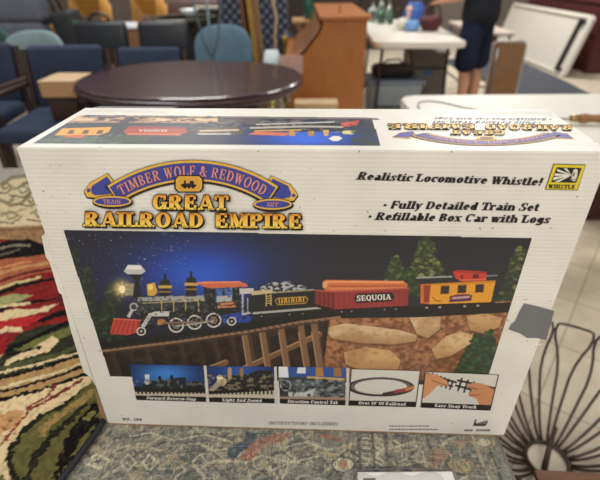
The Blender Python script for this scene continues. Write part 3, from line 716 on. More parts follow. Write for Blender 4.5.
    p.poly([(222, 315), (240, 312), (252, 317), (250, 322), (224, 323)], (40, 66, 150)); p.poly([(240, 288), (254, 288), (254, 293), (240, 294)], (196, 192, 186)); p.line([(243, 294), (243, 314), (253, 312)], 2.0, (180, 180, 178)); p.line([(248, 298), (248, 314)], 1.3, (150, 150, 150))
    p.poly([(149, 313), (156, 311), (170, 311), (169, 316), (152, 316), (145, 327), (141, 326)], (196, 194, 188)); p.ring(134, 306.5, 3.4, 3.4, 1.6, (176, 170, 160)); p.poly([(127, 316), (131, 309), (134, 310), (130, 318)], (186, 182, 174))
    p.poly([(158, 319), (166, 318.5), (166, 324), (158, 325)], (176, 120, 60)); p.ell(176, 321, 4, 4, (146, 110, 70))
    p.poly([(114, 318), (141, 319.5), (138, 332), (128, 335), (110, 333.5)], (184, 66, 54))
    for q in range(6): p.line([(118+q*4.2, 320), (112+q*5, 333)], .9, (120, 36, 34), .8)
    p.line([(114, 318.5), (141, 320)], 1.2, (216, 100, 84))
    for cx, cy, r in ((176.5, 325, 7), (195, 322, 7), (214, 320, 7)):
        p.ell(cx, cy, r, r*.95, (24, 24, 26)); p.ring(cx, cy, r, r*.95, 1.5, (206, 200, 188)); p.ring(cx, cy, r*.45, r*.42, 1.0, (150, 120, 90))
        for a in range(6): p.line([(cx, cy), (cx+r*math.cos(a*1.05), cy+r*.95*math.sin(a*1.05))], .7, (150, 146, 138), .7)
    p.line([(163, 323), (216, 321)], 2.0, (120, 96, 78)); p.line([(176, 326), (214, 321)], 1.2, (176, 168, 156))
    for cx, cy in ((141.5, 331), (232, 321)): p.ell(cx, cy, 4.4, 4, (22, 22, 24)); p.ring(cx, cy, 4, 3.7, 1.3, (206, 202, 192)); p.ell(cx, cy, 1.2, 1.2, (190, 180, 160))
    LO = p.pm([(130, 300), (160, 294), (205, 296), (206, 288), (242, 286), (250, 318), (206, 326), (140, 326)]); n5 = vnoise(u, v, .0034, 19, 2); p.mix(LO*np.clip((n5-.62)*7, 0, 1), (176, 172, 160), .38); p.mix(LO*np.clip((.40-n5)*7, 0, 1), (18, 20, 24), .6)
    for a in range(8): p.line([(122.5+3*math.cos(a*.785), 289+3*math.sin(a*.785)), (122.5+8*math.cos(a*.785), 289+8*math.sin(a*.785))], .7, (255, 220, 150), .6)
    # tender
    p.poly([(256, 293), (262, 286), (272, 282), (290, 281), (304, 285), (313, 291)], (92, 94, 98)); CO = p.pm([(256, 293), (262, 286), (272, 282), (290, 281), (304, 285), (313, 291)])
    n4 = vnoise(u, v, .0028, 9, 1); p.mix(CO & (n4 > .58), (182, 184, 188), .9); p.mix(CO & (n4 < .42), (34, 34, 38), .9)
    p.poly([(251, 293), (320, 290), (322, 310), (256, 316), (250, 312)], (30, 32, 32)); p.poly([(251, 291), (273, 289), (273, 293), (252, 295)], (196, 176, 134)); p.line([(273, 292.5), (314, 289.5)], 1.6, (150, 138, 112))
    for q in range(4): p.line([(266.5, 296+q*2.4), (271.5, 295.6+q*2.4)], .9, (206, 176, 104))
    p.line([(266.5, 294), (266.5, 306)], .9, (206, 176, 104)); p.line([(271.5, 294), (271.5, 305)], .9, (206, 176, 104))
    p.poly([(275, 300), (278, 297.5), (306, 296), (309, 299), (306, 303.5), (278, 305)], (190, 146, 60)); p.poly([(276, 300.4), (278.5, 298.4), (305.5, 297), (308, 299.3), (305.5, 302.7), (278.5, 304)], (36, 30, 26))
    for q in range(11): x = 280+q*2.4; p.line([(x, 303-(x-280)*.06), (x+(q % 3-1)*.6, 299-(x-280)*.06)], 1.1, (222, 172, 70))
    p.line([(254, 313), (321, 307.5)], 2.2, (168, 166, 160))
    for x in (262, 290, 303): p.ell(x, 316-(x-262)*.06, 3.4, 3, (16, 16, 18)); p.ell(x, 316-(x-262)*.06, 1.2, 1, (110, 104, 96))
    # gondola with logs
    p.poly([(323, 281), (327, 279.5), (403, 280.5), (408, 284), (407, 290), (328, 292), (323, 287)], (206, 112, 64)); p.line([(326, 281.5), (403, 282)], 2.0, (232, 150, 98)); p.line([(330, 286), (405, 285.5)], 1.0, (150, 74, 42)); p.line([(330, 288.5), (405, 288)], 1.6, (216, 128, 78)); p.ell(325.5, 284.5, 2.4, 3.2, (224, 158, 110))
    p.poly([(315, 290), (335, 291.5), (335, 309), (315, 303.5)], (110, 36, 38)); p.poly([(335, 290.5), (409, 287.5), (408, 305.5), (335, 309)], (146, 52, 50)); p.line([(316, 290), (335, 291.5), (409, 288)], 1.4, (178, 84, 76))
    for q in range(13): x = 339+q*5.5; p.line([(x, 292-(x-339)*.04), (x, 307.5-(x-339)*.04)], .7, (112, 36, 38), .7)
    for q in range(4): p.line([(318+q*4.4, 292), (318+q*4.4, 304+q)], 1.2, (150, 60, 56), .8)
    p.poly([(354, 298.5), (357, 293.5), (392, 292), (395, 296.5), (392, 301), (357, 303)], (44, 26, 26))
    p.line([(318, 306), (335, 311), (408, 307)], 2, (40, 22, 24))
    for x in (342, 352, 385, 396): p.ell(x, 311.5-(x-342)*.05, 3.4, 2.8, (18, 17, 18)); p.ell(x, 311.5-(x-342)*.05, 1.2, 1, (120, 112, 104))
    # caboose
    p.poly([(419, 281), (434, 282), (431, 304), (420, 303)], (200, 104, 52)); p.poly([(424, 285), (431, 285), (429, 302), (424, 302)], (140, 60, 40)); p.line([(420, 281), (420, 304)], 1.2, (40, 30, 26))
    p.poly([(431.5, 282), (496, 279.5), (491, 302), (429.5, 304.5)], (224, 154, 46)); p.poly([(431.5, 282), (496, 279.5), (495.4, 282.5), (431.2, 285)], (198, 124, 36))
    for q in range(20): p.line([(434+q*3, 284), (433+q*2.9, 303)], .4, (190, 120, 34), .6)
    for x, y in ((445.5, 289.5), (462.5, 288.7), (480, 288)):
        p.poly([(x-4.5, y-4), (x+4.5, y-4.3), (x+3.7, y+4.2), (x-5, y+4.5)], (122, 66, 34)); p.poly([(x-3.7, y-3.2), (x+3.7, y-3.5), (x+3, y+3.4), (x-4.2, y+3.7)], (44, 42, 42))
    p.poly([(450, 296), (457, 294.3), (468, 293.8), (472.5, 295.2), (471, 300.5), (449.5, 302)], (104, 44, 60)); p.line([(453, 298), (469, 296.6)], 2.2, (206, 170, 176), .85); p.line([(450.5, 301), (471, 299.6)], 1.0, (40, 40, 96))
    p.line([(433, 297), (436, 300.5), (441, 301)], .8, (120, 60, 30))
    p.poly([(416, 278), (498, 275), (496.6, 280), (421, 284)], (40, 40, 44)); p.line([(417, 277.6), (452, 276.4)], 1.6, (156, 156, 150)); p.line([(486, 275.8), (497, 275.2)], 1.4, (126, 126, 122))
    p.poly([(453, 271), (459, 269.5), (487, 271.5), (486, 280.6), (463, 281.5), (456, 278.5)], (196, 62, 46)); p.poly([(453, 271), (459, 269.5), (487, 271.5), (486.5, 273.5), (458, 272.3)], (160, 46, 38)); p.poly([(473, 274), (479, 274), (478.6, 278), (473, 278)], (80, 30, 30)); p.poly([(461, 275), (463.5, 275), (463, 279), (461, 278.6)], (96, 34, 32)); p.line([(460, 280), (486, 279)], .9, (226, 110, 84))
    p.line([(424, 305.5), (494, 303)], 2.4, (26, 22, 22))
    for x in (427, 440, 465, 478): p.ell(x, 307.5-(x-427)*.04, 3.6, 2.8, (20, 18, 18)); p.ell(x, 307.5-(x-427)*.04, 1.6, 1.2, (150, 144, 134))
    sp = vnoise(u, v, .0022, 77, 1); p.mix((sp > .93) & (Y < 300) & (X < 180), (190, 196, 206), .5)
    o = p.mesh('train_photo', PHOTO_INK, box_t, lambda U, V: face_front(U, V, 0), inside_poly([(63, 229), (533, 237.5), (489, 374), (488, 390), (112, 390), (110, 376)]))
    o['label'] = 'printed night photo of a steam train crossing a trestle'
    ink = Ink(FS); ink.text('SEQUOIA', (357, 300.8), (391.5, 299.2), 5.6, (232, 226, 214), 1, T=.22, t=.11); ink.build('car_lettering', INK, o, face_front)
front_picture()

# --- five small photos along the bottom
INS = [((129.5, 363.5), (203.8, 365), (206.8, 401.8), (136.4, 400)), ((206.8, 365.5), (274.2, 366), (275.2, 403.2), (209.4, 402)), ((278, 366), (346, 367), (346, 405), (280, 403.5)),
       ((351, 368), (421, 370), (416, 406.6), (348.5, 405)), ((425, 370.8), (499, 374), (490.4, 410), (420.5, 407))]
CAP = ['Forward-Reverse-Stop', 'Light And Sound', 'Direction Control Tab', "Over 18' Of Railroad", 'Easy Snap Track']
def insets():
    for k, q in enumerate(INS):
        c = [FS.uv(*a) for a in q]; p = Print(FS, min(a[0] for a in c), max(a[0] for a in c), min(a[1] for a in c), max(a[1] for a in c), .0009, (60, 60, 66))
        X, Y = p.X, p.Y; n = vnoise(p.u, p.v, .005, 60+k, 2); cx = sum(a[0] for a in q)/4; yt = (q[0][1]+q[1][1])/2; yb = (q[2][1]+q[3][1])/2
        if k == 0:
            p.c[:] = (22, 34, 74); p.glow(166, 374, 30, 13, (60, 126, 206), 1); p.poly([(128, 390), (210, 392), (210, 400), (130, 398)], (196, 184, 160)); p.poly([(134, 386), (208, 387), (208, 392.5), (134, 391.5)], (22, 22, 24)); p.mix((Y > 391.5) & (Y < 393.5) & (np.sin(X*1.6) > 0), (26, 24, 24))
            p.poly([(143, 381), (168, 379), (180, 377), (186, 377), (187, 388), (142, 388)], (30, 38, 44)); p.poly([(145, 374), (150, 374), (149, 384), (146, 384)], (206, 208, 206)); p.poly([(146, 378), (149, 378), (151, 383), (144, 383)], (170, 176, 180)); p.poly([(188, 381), (203, 381), (204, 388), (188, 388)], (30, 32, 34)); p.line([(160, 377), (160, 381)], 3, (24, 26, 30)); p.line([(172, 376), (172, 381)], 3, (24, 26, 30)); p.mix((n > .62) & (Y > 379) & (Y < 388), (110, 112, 108), .7)
        elif k == 1:
            p.c[:] = (34, 44, 84); p.glow(240, 370, 26, 10, (50, 90, 170), .9); p.poly([(206, 392), (276, 388), (276, 399), (206, 399)], (198, 186, 162)); p.poly([(206, 388), (276, 382), (276, 390), (206, 394)], (24, 23, 24)); p.mix((Y > 390.5) & (Y < 394) & (np.sin(X*1.6) > 0), (28, 26, 26))
            p.poly([(222, 376), (248, 374), (258, 370), (272, 370), (274, 386), (222, 390)], (36, 38, 40)); p.ell(222, 381, 5, 4.5, (196, 176, 140)); p.ell(220, 377, 3, 2.4, (240, 220, 180)); p.poly([(216, 382), (222, 384), (214, 391), (209, 390)], (160, 150, 130)); p.line([(230, 369), (230, 377)], 4, (180, 150, 110)); p.line([(242, 369), (242, 375)], 3.4, (150, 120, 70)); p.mix((n > .58) & (Y > 374) & (Y < 390), (150, 136, 104), .7)
        elif k == 2:
            p.c[:] = (60, 66, 70); p.poly([(276, 364), (350, 364), (350, 377), (276, 376)], (54, 84, 150)); p.poly([(279, 366), (288, 366), (289, 377), (279, 377)], (226, 226, 224)); p.poly([(298, 367), (306, 367), (306, 373), (297, 373)], (214, 216, 218)); p.poly([(316, 367), (323, 367), (324, 376), (316, 376)], (170, 120, 70)); p.poly([(334, 367), (341, 367), (342, 376), (334, 376)], (156, 110, 66))
            p.line([(308, 377), (346, 379)], 2.4, (190, 160, 100)); p.poly([(290, 380), (346, 380), (346, 394), (290, 396)], (84, 92, 96)); p.ell(286, 385, 7, 7, (52, 58, 66)); p.ring(286, 385, 5, 5, 1.4, (150, 154, 156)); p.poly([(288, 392), (304, 392), (316, 388), (312, 398), (290, 398)], (200, 198, 192)); p.mix((n > .6) & (Y > 378), (30, 30, 34), .7); p.mix((n < .36) & (Y > 378), (170, 166, 156), .6); p.poly([(276, 396), (350, 397), (350, 400), (276, 400)], (160, 130, 110))
        elif k == 3:
            p.c[:] = (208, 203, 190); p.ring(381, 386.5, 30, 8.6, 2.0, (44, 40, 38)); p.ring(381, 386.2, 28.6, 7.8, .6, (120, 110, 100)); p.line([(384, 394), (400, 391), (413, 387)], 3.6, (60, 46, 44)); p.line([(396, 391), (406, 389.4)], 3.6, (150, 64, 54)); p.line([(407, 389), (413, 387)], 3.4, (190, 120, 70))
        else:
            p.c[:] = (206, 202, 190)
            for a, b, w in (((424, 376), (452, 386), 2.0), ((427, 373), (456, 382), 2.0), ((458, 380), (496, 388), 2.0), ((456, 385), (493, 395), 2.0)): p.line([a, b], w, (32, 28, 28))
            for s in range(6): p.line([(433+s*4, 373+s*1.5), (429+s*4.2, 382+s*1.3)], 1.6, (32, 28, 28)); p.line([(462+s*6, 378+s*1.9), (458+s*6, 390+s*1.6)], 1.8, (32, 28, 28))
            p.poly([(420, 372), (436, 374), (447, 380), (449, 386), (438, 385), (432, 391), (424, 398), (420, 396)], (204, 140, 96)); p.line([(432, 380), (447, 385)], 1.0, (150, 92, 60))
            p.poly([(494, 410), (496, 390), (482, 383), (474, 382), (466, 385), (472, 389), (468, 395), (476, 398), (480, 406)], (196, 132, 90)); p.line([(468, 386), (478, 389)], 1, (146, 90, 60)); p.line([(470, 395), (480, 394)], 1, (146, 90, 60))
        # caption strip
        (xa, ya), (xb, yb2) = q[3], q[2]; p.poly([(xa-6, ya-5.2), (xb+4, yb2-5.2), (xb+4, yb2+3), (xa-6, ya+3)], (24, 22, 22))
        o = p.mesh('inset_photo', PHOTO_INK, box_t, lambda U, V: face_front(U, V, 2), inside_poly(list(q)))
        o['label'] = ['inset photo of a locomotive on a blue night sky', 'inset photo of a locomotive front with lit lamp', 'inset photo of a locomotive cab and its control', 'inset photo of an oval of track on white', 'inset photo of two hands joining black track'][k]
        W = xb-xa; m = [.15, .2, .12, .15, .2][k]
        ink = Ink(FS); ink.text(CAP[k], (xa+W*m, ya+(yb2-ya)*m-1.4), (xb-W*m, yb2-(yb2-ya)*m-1.4), 3.0, (232, 228, 216), 1, T=.24, t=.13, slant=.12); ink.build('caption_lettering', INK, o, lambda U, V, l: face_front(U, V, 3))
insets()
# white rules between the small photos and the train photo
for a, b in (((203.8, 365), (206.8, 402)), ((274.2, 366), (275.4, 403.4)), ((346.6, 367.5), (346.4, 405))):
    ink = Ink(FS); ink.add([(a[0]+.2, a[1]), (a[0]+2.8, a[1]), (b[0]+2.8, b[1]), (b[0]+.2, b[1])], (206, 202, 190), 3); ink.build('white_rule', INK, box_t, face_front)
for q in (INS[3], INS[4]):
    ink = Ink(FS); c = np.mean(np.array(q), 0)
    for a, b in zip(q, q[1:]+q[:1]):
        ia, ib = [tuple(np.array(e)+(c-np.array(e))/np.linalg.norm(c-np.array(e))*1.1) for e in (a, b)]; ink.add([a, b, ib, ia], (60, 56, 54), 4)
    ink.build('photo_border', INK, box_t, face_front)

# --- the title: ribbon, plaque and gold letters
GOLD, ORANGE, BLACK, BLUE = (226, 178, 66), (222, 140, 36), (22, 18, 16), (58, 66, 146)
ink = Ink(FS); CX, CY = 193.0, 313.5
def arcpts(r0, r1, a0, a1, n=28):
    A = [math.radians(a0+(a1-a0)*i/n) for i in range(n+1)]
    return A
def arcband(r0, r1, a0, a1, col, layer, n=28):
    for i in range(n):
        a = math.radians(a0+(a1-a0)*i/n); b = math.radians(a0+(a1-a0)*(i+1)/n)
        ink.add([(CX+r0*math.sin(a), CY-r0*math.cos(a)), (CX+r1*math.sin(a), CY-r1*math.cos(a)), (CX+r1*math.sin(b), CY-r1*math.cos(b)), (CX+r0*math.sin(b), CY-r0*math.cos(b))], col, layer)
def grow(pts, d):
    c = np.mean(np.array(pts), 0); return [tuple(c+(np.array(p)-c)*(1+d/max(1e-6, np.linalg.norm(np.array(p)-c)))) for p in pts]
def oval(cx, cy, rx, ry, n=28): return [(cx+rx*math.cos(2*PI*i/n), cy+ry*math.sin(2*PI*i/n)) for i in range(n)]
for pts in ([(85, 190.5), (88.5, 186), (91.3, 182.2), (107.9, 173.2), (115.6, 182.8), (121, 190), (112, 196.5), (97, 197), (88, 196)],
            [(298, 194.4), (295.5, 190.5), (290.4, 184.2), (272, 175.8), (267, 183.6), (263, 191), (272, 199), (286, 200.5), (294, 200)]):
    ink.add([(x, y+1.4) for x, y in grow(pts, 1.0)], BLACK, 1); ink.add(grow(pts, .9), BLACK, 2); ink.add(grow(pts, .3), GOLD, 3)
for pts in ([(91.6, 187.2), (93.2, 184.6), (97.8, 182), (107.6, 175.6), (113.2, 183.2), (117, 189), (110, 193.5), (96, 194.6), (92.2, 192.6)],
            [(291.8, 193), (288.8, 185.3), (273, 178), (269.2, 184.4), (267, 190), (273, 196.5), (284, 198), (291, 196.5)]): ink.add(pts, BLUE, 4)
ink.disc(89.3, 189.6, 2.0, 2.0, BLUE, 4); ink.disc(294.2, 194.8, 1.8, 1.8, BLUE, 4)
for pts in ([(107.5, 182.5), (105, 188), (113, 190), (119, 187)], [(276, 184), (279.5, 190), (270, 192), (266, 189)]): ink.add(pts, (34, 38, 104), 5)
for cx, cy in ((113.4, 200), (273.4, 203)):
    ink.add(oval(cx+.6, cy+1.6, 20.4, 6.2), BLACK, 10); ink.add(oval(cx, cy, 19.8, 6.0), BLACK, 11); ink.add(oval(cx, cy, 19.2, 5.4), GOLD, 12); ink.add(oval(cx, cy, 17.2, 3.8), BLUE, 13)
arcband(131.2, 154.6, -34.0, 34.6, BLACK, 6); arcband(133.6, 154.0, -33.4, 33.9, GOLD, 7); arcband(135.6, 151.6, -32.9, 33.4, BLUE, 8)
ink.text('TRAIN', (104.5, 202), (121.8, 202.4), 4.2, (206, 134, 124), 14, T=.2, t=.12); ink.text('SET', (267.5, 205), (279, 205.2), 4.2, (206, 134, 124), 14, T=.2, t=.12)
ink.build('title_ribbon', INK, box_t, face_front)
ink = Ink(FS)
for dx, dy in ((.5, .5), (-.4, .4), (.5, -.4)): ink.text('TIMBER WOLF & REDWOOD', 0, 0, 10.6, (44, 40, 96), 9, T=.19, t=.09, arc=(CX, CY, 138.2, -30.6, 30.9), off=(dx, dy), track=.1)
ink.text('TIMBER WOLF & REDWOOD', 0, 0, 10.6, (224, 148, 138), 10, T=.19, t=.09, arc=(CX, CY, 138.2, -30.6, 30.9), track=.1)
ink.build('ribbon_lettering', INK, box_t, face_front)
ink = Ink(FS)
pl = [(177, 178), (180, 175), (200, 175), (203, 178), (203, 187), (200, 190), (180, 190), (177, 187)]
ink.add(grow(pl, 1.8), BLACK, 12); ink.add(pl, GOLD, 13); ink.add(grow(pl, -1.6), (214, 156, 58), 14)
ink.add([(183, 185.5), (197, 185.5), (197.5, 183), (195, 183), (195, 179.5), (191, 179.5), (191, 182), (187, 182), (187, 179), (185, 179), (185, 182), (182, 183)], BLACK, 15); ink.disc(186, 185.6, 1.5, 1.5, BLACK, 15); ink.disc(190, 185.6, 1.5, 1.5, BLACK, 15); ink.disc(194, 185.6, 1.5, 1.5, BLACK, 15)
ink.build('title_plaque', INK, box_t, face_front)
def gold_words(name, lines, sheet, place, out=.9, sh=(1.3, 1.1)):
    ink = Ink(sheet)
    for text, p0, p1, h in lines:
        for dx, dy in ((out, 0), (-out, 0), (0, out), (0, -out), (out*.7, out*.7), (-out*.7, out*.7), (out*.7, -out*.7), (-out*.7, -out*.7), sh, (sh[0]+out*.6, sh[1]+out*.6), (sh[0], sh[1]+out*.8)):
            ink.text(text, p0, p1, h, BLACK, 16, T=.28, t=.13, off=(dx, dy))
        ink.text(text, p0, p1, h, (248, 214, 92), 17, T=.28, t=.13, col2=(226, 148, 46))
    return ink.build(name, INK, box_t, place)
gold_words('title_lettering', [('GREAT', (153.5, 207.5), (229, 208.5), 14.6), ('RAILROAD', (86, 224.5), (205, 226), 14.6), ('EMPIRE', (216, 226), (302.5, 227), 14.6)], FS, face_front)

# --- black slanted slogans
ink = Ink(FS); K = (26, 23, 24)
ink.text('Realistic Locomotive Whistle!', (357, 179.4), (541.5, 185.6), 7.9, K, 1, slant=.3, T=.29, t=.13, track=.015); ink.build('whistle_slogan', INK, box_t, face_front)
ink = Ink(FS); ink.text('* Fully Detailed Train Set', (382, 208.2), (538, 211.0), 7.9, K, 1, slant=.3, T=.29, t=.13, track=.015); ink.text('* Refillable Box Car with Logs', (367, 219.6), (549, 223.2), 7.9, K, 1, slant=.3, T=.29, t=.13, track=.015); ink.build('contents_slogan', INK, box_t, face_front)
# --- whistle badge
ink = Ink(FS)
ink.add([(553.4, 163.6), (585.6, 164.6), (577.4, 190.4), (544.8, 189.4)], (40, 36, 20), 1); ink.add([(554, 164.3), (584.8, 165.3), (576.8, 189.7), (545.8, 188.7)], (222, 200, 40), 2); ink.add([(556.5, 167), (581.4, 167.8), (576, 182.6), (550.8, 182)], (24, 22, 22), 3)
for a, b in (((556.5, 168.5), (557, 171)), ((554.6, 173), (554, 175.6)), ((553.3, 177), (552.4, 180)), ((563, 168), (566.6, 168.2)), ((554, 181.4), (558, 181.8))): ink.add([a, b, (571, 175.2), (571, 174.4)], (226, 222, 206), 4)
ink.add([(571, 180), (571.6, 174), (573, 169.5), (575.4, 168.4), (577.4, 169.8), (576.6, 176), (574.6, 181)], (216, 212, 202), 5); ink.add([(573, 172), (574.2, 172), (573.6, 176), (572.4, 176)], (60, 56, 54), 6); ink.add([(569.6, 178), (576, 178.4), (575.8, 179.4), (569.4, 179)], (150, 150, 150), 6)
ink.text('WHISTLE', (548, 188.0), (574.6, 188.6), 4.0, K, 3, T=.3, t=.15, slant=.1); ink.build('whistle_badge', INK, box_t, face_front)
# --- small print
ink = Ink(FS); ink.text('NO. 186', (122.6, 420.2), (142, 420.8), 2.6, (50, 46, 46), 1, T=.24, t=.14, track=.2); ink.build('model_number', INK, box_t, face_front)
ink = Ink(FS); ink.text('INSTRUCTIONS INCLUDED!', (268.5, 424.2), (338, 425.2), 3.0, (50, 46, 46), 1, T=.15, t=.10, slant=.15, track=.12); ink.build('instructions_notice', INK, box_t, face_front)
ink = Ink(FS)
for (x0, x1, y) in ((389.5, 429, 425.8), (389.5, 438, 429.2)):
    x = x0; rs = random.Random(3)
    while x < x1: w = rs.uniform(1.2, 3.6); ink.add([(x, y-.6), (x+w, y-.6+.01), (x+w, y+.5), (x, y+.5)], (104, 100, 96), 1); x += w+.8
ink.build('address_print', INK, box_t, face_front)
ink = Ink(FS); d = (62, 58, 58)
ink.add([(472.6, 425.6), (485.6, 425.8), (484, 423.2), (475, 423)], d, 1); ink.add([(473.5, 424), (475, 420), (476, 418.6), (476.4, 420), (475.6, 424)], d, 1); ink.add([(484, 424), (487.4, 420.2), (488, 421), (486, 425)], d, 1); ink.add([(476.5, 422.6), (483, 421.6), (487, 419.6), (484, 423)], d, 1)
[ink.add([(x, 429.0), (x+w, 429.1), (x+w-.3, 431.0), (x-.3, 430.9)], (112, 108, 104), 1) for x, w in ((464.6, 2.4), (467.4, 2.0), (469.8, 3.0), (476.4, 3.4), (480.2, 2.2), (482.8, 3.2), (486.4, 3.8))]; ink.build('maker_emblem', INK, box_t, face_front)
# --- grey tape on the right edge, crumpled
bm = new(); tp = [(524, 303), (538, 306), (554, 310.5), (551, 322), (546, 339.5), (536, 337.5), (527, 337.6), (520, 333), (508.5, 329), (511, 324), (515, 321), (519, 312)]
P = [FS.uv(*q) for q in tp]; c = bm.verts.new(Vector(face_front(np.array([np.mean([a[0] for a in P])]), np.array([np.mean([a[1] for a in P])]), 4)[0]))
ring = [bm.verts.new(Vector(face_front(np.array([a[0]]), np.array([a[1]]), 2)[0])) for a in P]
for i in range(len(ring)): bm.faces.new((c, ring[i], ring[(i+1) % len(ring)]))
o = obj('tape_patch', bm, mat('grey_duct_tape', (104, 106, 108), .38, bump=.25, bscale=60, var=.08), box_t); o['label'] = 'grey duct tape patch'
# --- creases in the white board by the tape
for a, b in (((530, 346), (541, 343.5)), ((519, 380), (524, 378)), ((540, 300), (552, 299)), ((516, 300), (528, 297))):
    ink = Ink(FS); ink.add([a, b, (b[0], b[1]+1.2), (a[0]+2, a[1]+.8)], (236, 232, 222), 1); ink.add([(a[0]+2, a[1]+.8), (b[0], b[1]+1.2), (b[0], b[1]+1.8)], (140, 124, 104), 1); ink.build('torn_paper', INK, box_t, face_front)
# small dark scuffs on the white board at the left
rs = random.Random(12)
ink = Ink(FS)
for k in range(34):
    x, y = rs.gauss(50, 9), rs.uniform(160, 236)
    if x < 30+(y-160)*.33 or x > 80: continue
    w = rs.uniform(.25, .75); a = rs.uniform(0, PI); ink.add([(x-w, y-.2), (x+w*math.cos(a), y-w*.6*math.sin(a)), (x+w, y+.4), (x, y+w*.7)], (92, 82, 70), 1)
o = ink.build('scuff_marks', INK, box_t, face_front); o['kind'] = 'stuff'

# --- the lid: the same picture seen upside down, title, clear tape
def lid_picture():
    q = [(32, 143), (376, 146), (368, 117.5), (80, 115)]; c = [TS.uv(*a) for a in q]
    p = Print(TS, min(a[0] for a in c), max(a[0] for a in c), min(a[1] for a in c), max(a[1] for a in c), .0012, (38, 40, 52)); X, Y = p.X, p.Y
    n = vnoise(p.u, p.v, .012, 91); n3 = vnoise(p.u, p.v, .005, 92, 2)
    p.mix(np.clip((260-X)/80, 0, 1), (48, 52, 62), .6); p.glow(300, 138, 62, 13, (36, 70, 176), 1); p.glow(302, 138, 34, 9, (60, 110, 220), .9)
    p.mix((Y < 123) & (n > .42) & (X < 214), (176, 136, 104), .95); p.mix((Y < 121) & (n > .55) & (X < 214), (222, 190, 150), .9); p.mix((Y < 124) & (X > 214) & (n > .45), (96, 88, 88), .8)
    p.mix((Y < 119) & (X > 230), (120, 114, 110), .5)
    p.poly([(52, 139), (62, 134), (92, 134), (110, 142), (60, 143)], (64, 78, 62)); p.mix((n3 > .55) & (X < 120) & (Y > 134), (96, 112, 84), .7); p.poly([(100, 140), (126, 134), (150, 136), (140, 143)], (62, 82, 56), .8)
    p.poly([(54, 135.5), (62, 128.5), (110, 127), (107, 132), (98, 135)], (232, 158, 40)); 
    for x in (66, 80, 94): p.poly([(x, 134), (x+3, 130), (x+8, 130), (x+6, 134)], (96, 70, 40))
    p.poly([(62, 137), (68, 135), (84, 135), (80, 138)], (206, 84, 44)); p.line([(60, 127), (110, 126)], 1.2, (60, 50, 46))
    p.poly([(121, 131), (128, 126), (181, 127), (184, 132), (176, 135), (124, 135)], (170, 66, 48)); p.line([(126, 134), (176, 134.5)], 2, (206, 104, 70)); p.line([(128, 127.5), (180, 128)], 1.2, (120, 40, 34))
    p.poly([(190, 133), (196, 127), (232, 126), (240, 131), (236, 135), (194, 135)], (76, 70, 66)); p.line([(196, 131), (234, 130)], 1.8, (196, 176, 140)); p.line([(194, 134), (226, 134)], 1.2, (206, 200, 190))
    p.poly([(244, 132), (248, 124), (300, 122), (344, 123), (340, 131), (300, 132)], (44, 46, 52)); p.line([(246, 128), (300, 126.5), (338, 127)], 1.8, (176, 170, 160)); p.line([(250, 131), (296, 130)], 1.4, (196, 150, 90)); p.line([(252, 124.5), (330, 122)], 1.2, (190, 186, 180))
    for x in (262, 278, 292): p.ring(x, 123.5, 5, 2.2, .8, (140, 134, 126), .7)
    p.poly([(243, 134.5), (252, 131.5), (286, 133), (280, 136)], (206, 110, 76)); p.poly([(284, 131), (290, 131), (290, 136), (284, 136)], (196, 140, 66)); p.poly([(303, 131), (309, 131), (309, 136), (303, 136)], (176, 130, 66)); p.poly([(318, 130), (324, 130), (323, 136), (319, 136)], (206, 160, 76))
    p.poly([(323, 138.5), (328, 136), (334, 136), (337, 138.5), (333, 141), (327, 141)], (226, 222, 212)); p.poly([(337, 131), (352, 130), (348, 134.5), (338, 134)], (216, 206, 140)); p.poly([(336, 123), (356, 120), (352, 126), (338, 127)], (196, 72, 58))
    p.mix((n3 > .62) & (Y > 121) & (Y < 133) & (X > 186) & (X < 350), (190, 180, 166), .35); p.mix((X > 346) & (n > .45), (52, 60, 52), .7)
    o = p.mesh('lid_photo', PHOTO_INK, box_t, lambda U, V: face_top(U, V, 0), inside_poly(q)); o['label'] = 'train photo on the lid, upside down from the front'
    ink = Ink(TS); ink.text('SEQUOIA', (164, 129.6), (136, 129.6), 2.4, (226, 210, 196), 1, T=.24, t=.12); ink.build('car_lettering', INK, o, face_top)
lid_picture()
ink = Ink(TS)
def lidarc(r, a): return (483+r*96*math.sin(a), 121.5+r*24*math.cos(a))
for r0, r1, col, ly in ((.775, 1.02, (90, 70, 50), 1), (.79, 1.0, (206, 160, 80), 2), (.82, .975, (80, 64, 130), 3)):
    for i in range(20):
        a = -.93+1.86*i/20; b = -.93+1.86*(i+1)/20; ink.add([lidarc(r0, a), lidarc(r1, a), lidarc(r1, b), lidarc(r0, b)], col, ly)
for pts in ([(550, 134), (556, 138), (572, 138.6), (566, 134), (552, 132)], [(410, 134), (404, 138), (388, 137), (396, 133), (408, 131.5)]): ink.add(grow(pts, 1.2), GOLD, 1); ink.add(pts, (84, 76, 150), 2)
ink.add([(474, 136.5), (492, 136.8), (494, 140.4), (472, 140)], GOLD, 4); ink.add([(477, 137.6), (489, 137.8), (490, 139.6), (476, 139.4)], (60, 40, 30), 5)
words = 'TIMBER WOLF & REDWOOD'
for i, ch in enumerate(words):
    if ch != ' ': ink.text(ch, lidarc(.845, .80-1.6*(i+.1)/len(words)), lidarc(.845, .80-1.6*(i+.9)/len(words)), 2.6*math.cos(.80-1.6*(i+.5)/len(words)), (206, 140, 136), 4)
ink.build('lid_ribbon', INK, box_t, face_top)
def lid_words(lines):
    ink = Ink(TS)
    for text, p0, p1, h in lines:
        for dx, dy in ((.6, .3), (-.6, -.3), (.6, -.3), (-.8, .3)): ink.text(text, p0, p1, h, (120, 96, 62), 6, T=.25, t=.12, off=(dx, dy))
        ink.text(text, p0, p1, h, (206, 150, 60), 7, T=.25, t=.12, col2=(236, 204, 120))
    ink.build('lid_title', INK, box_t, face_top)
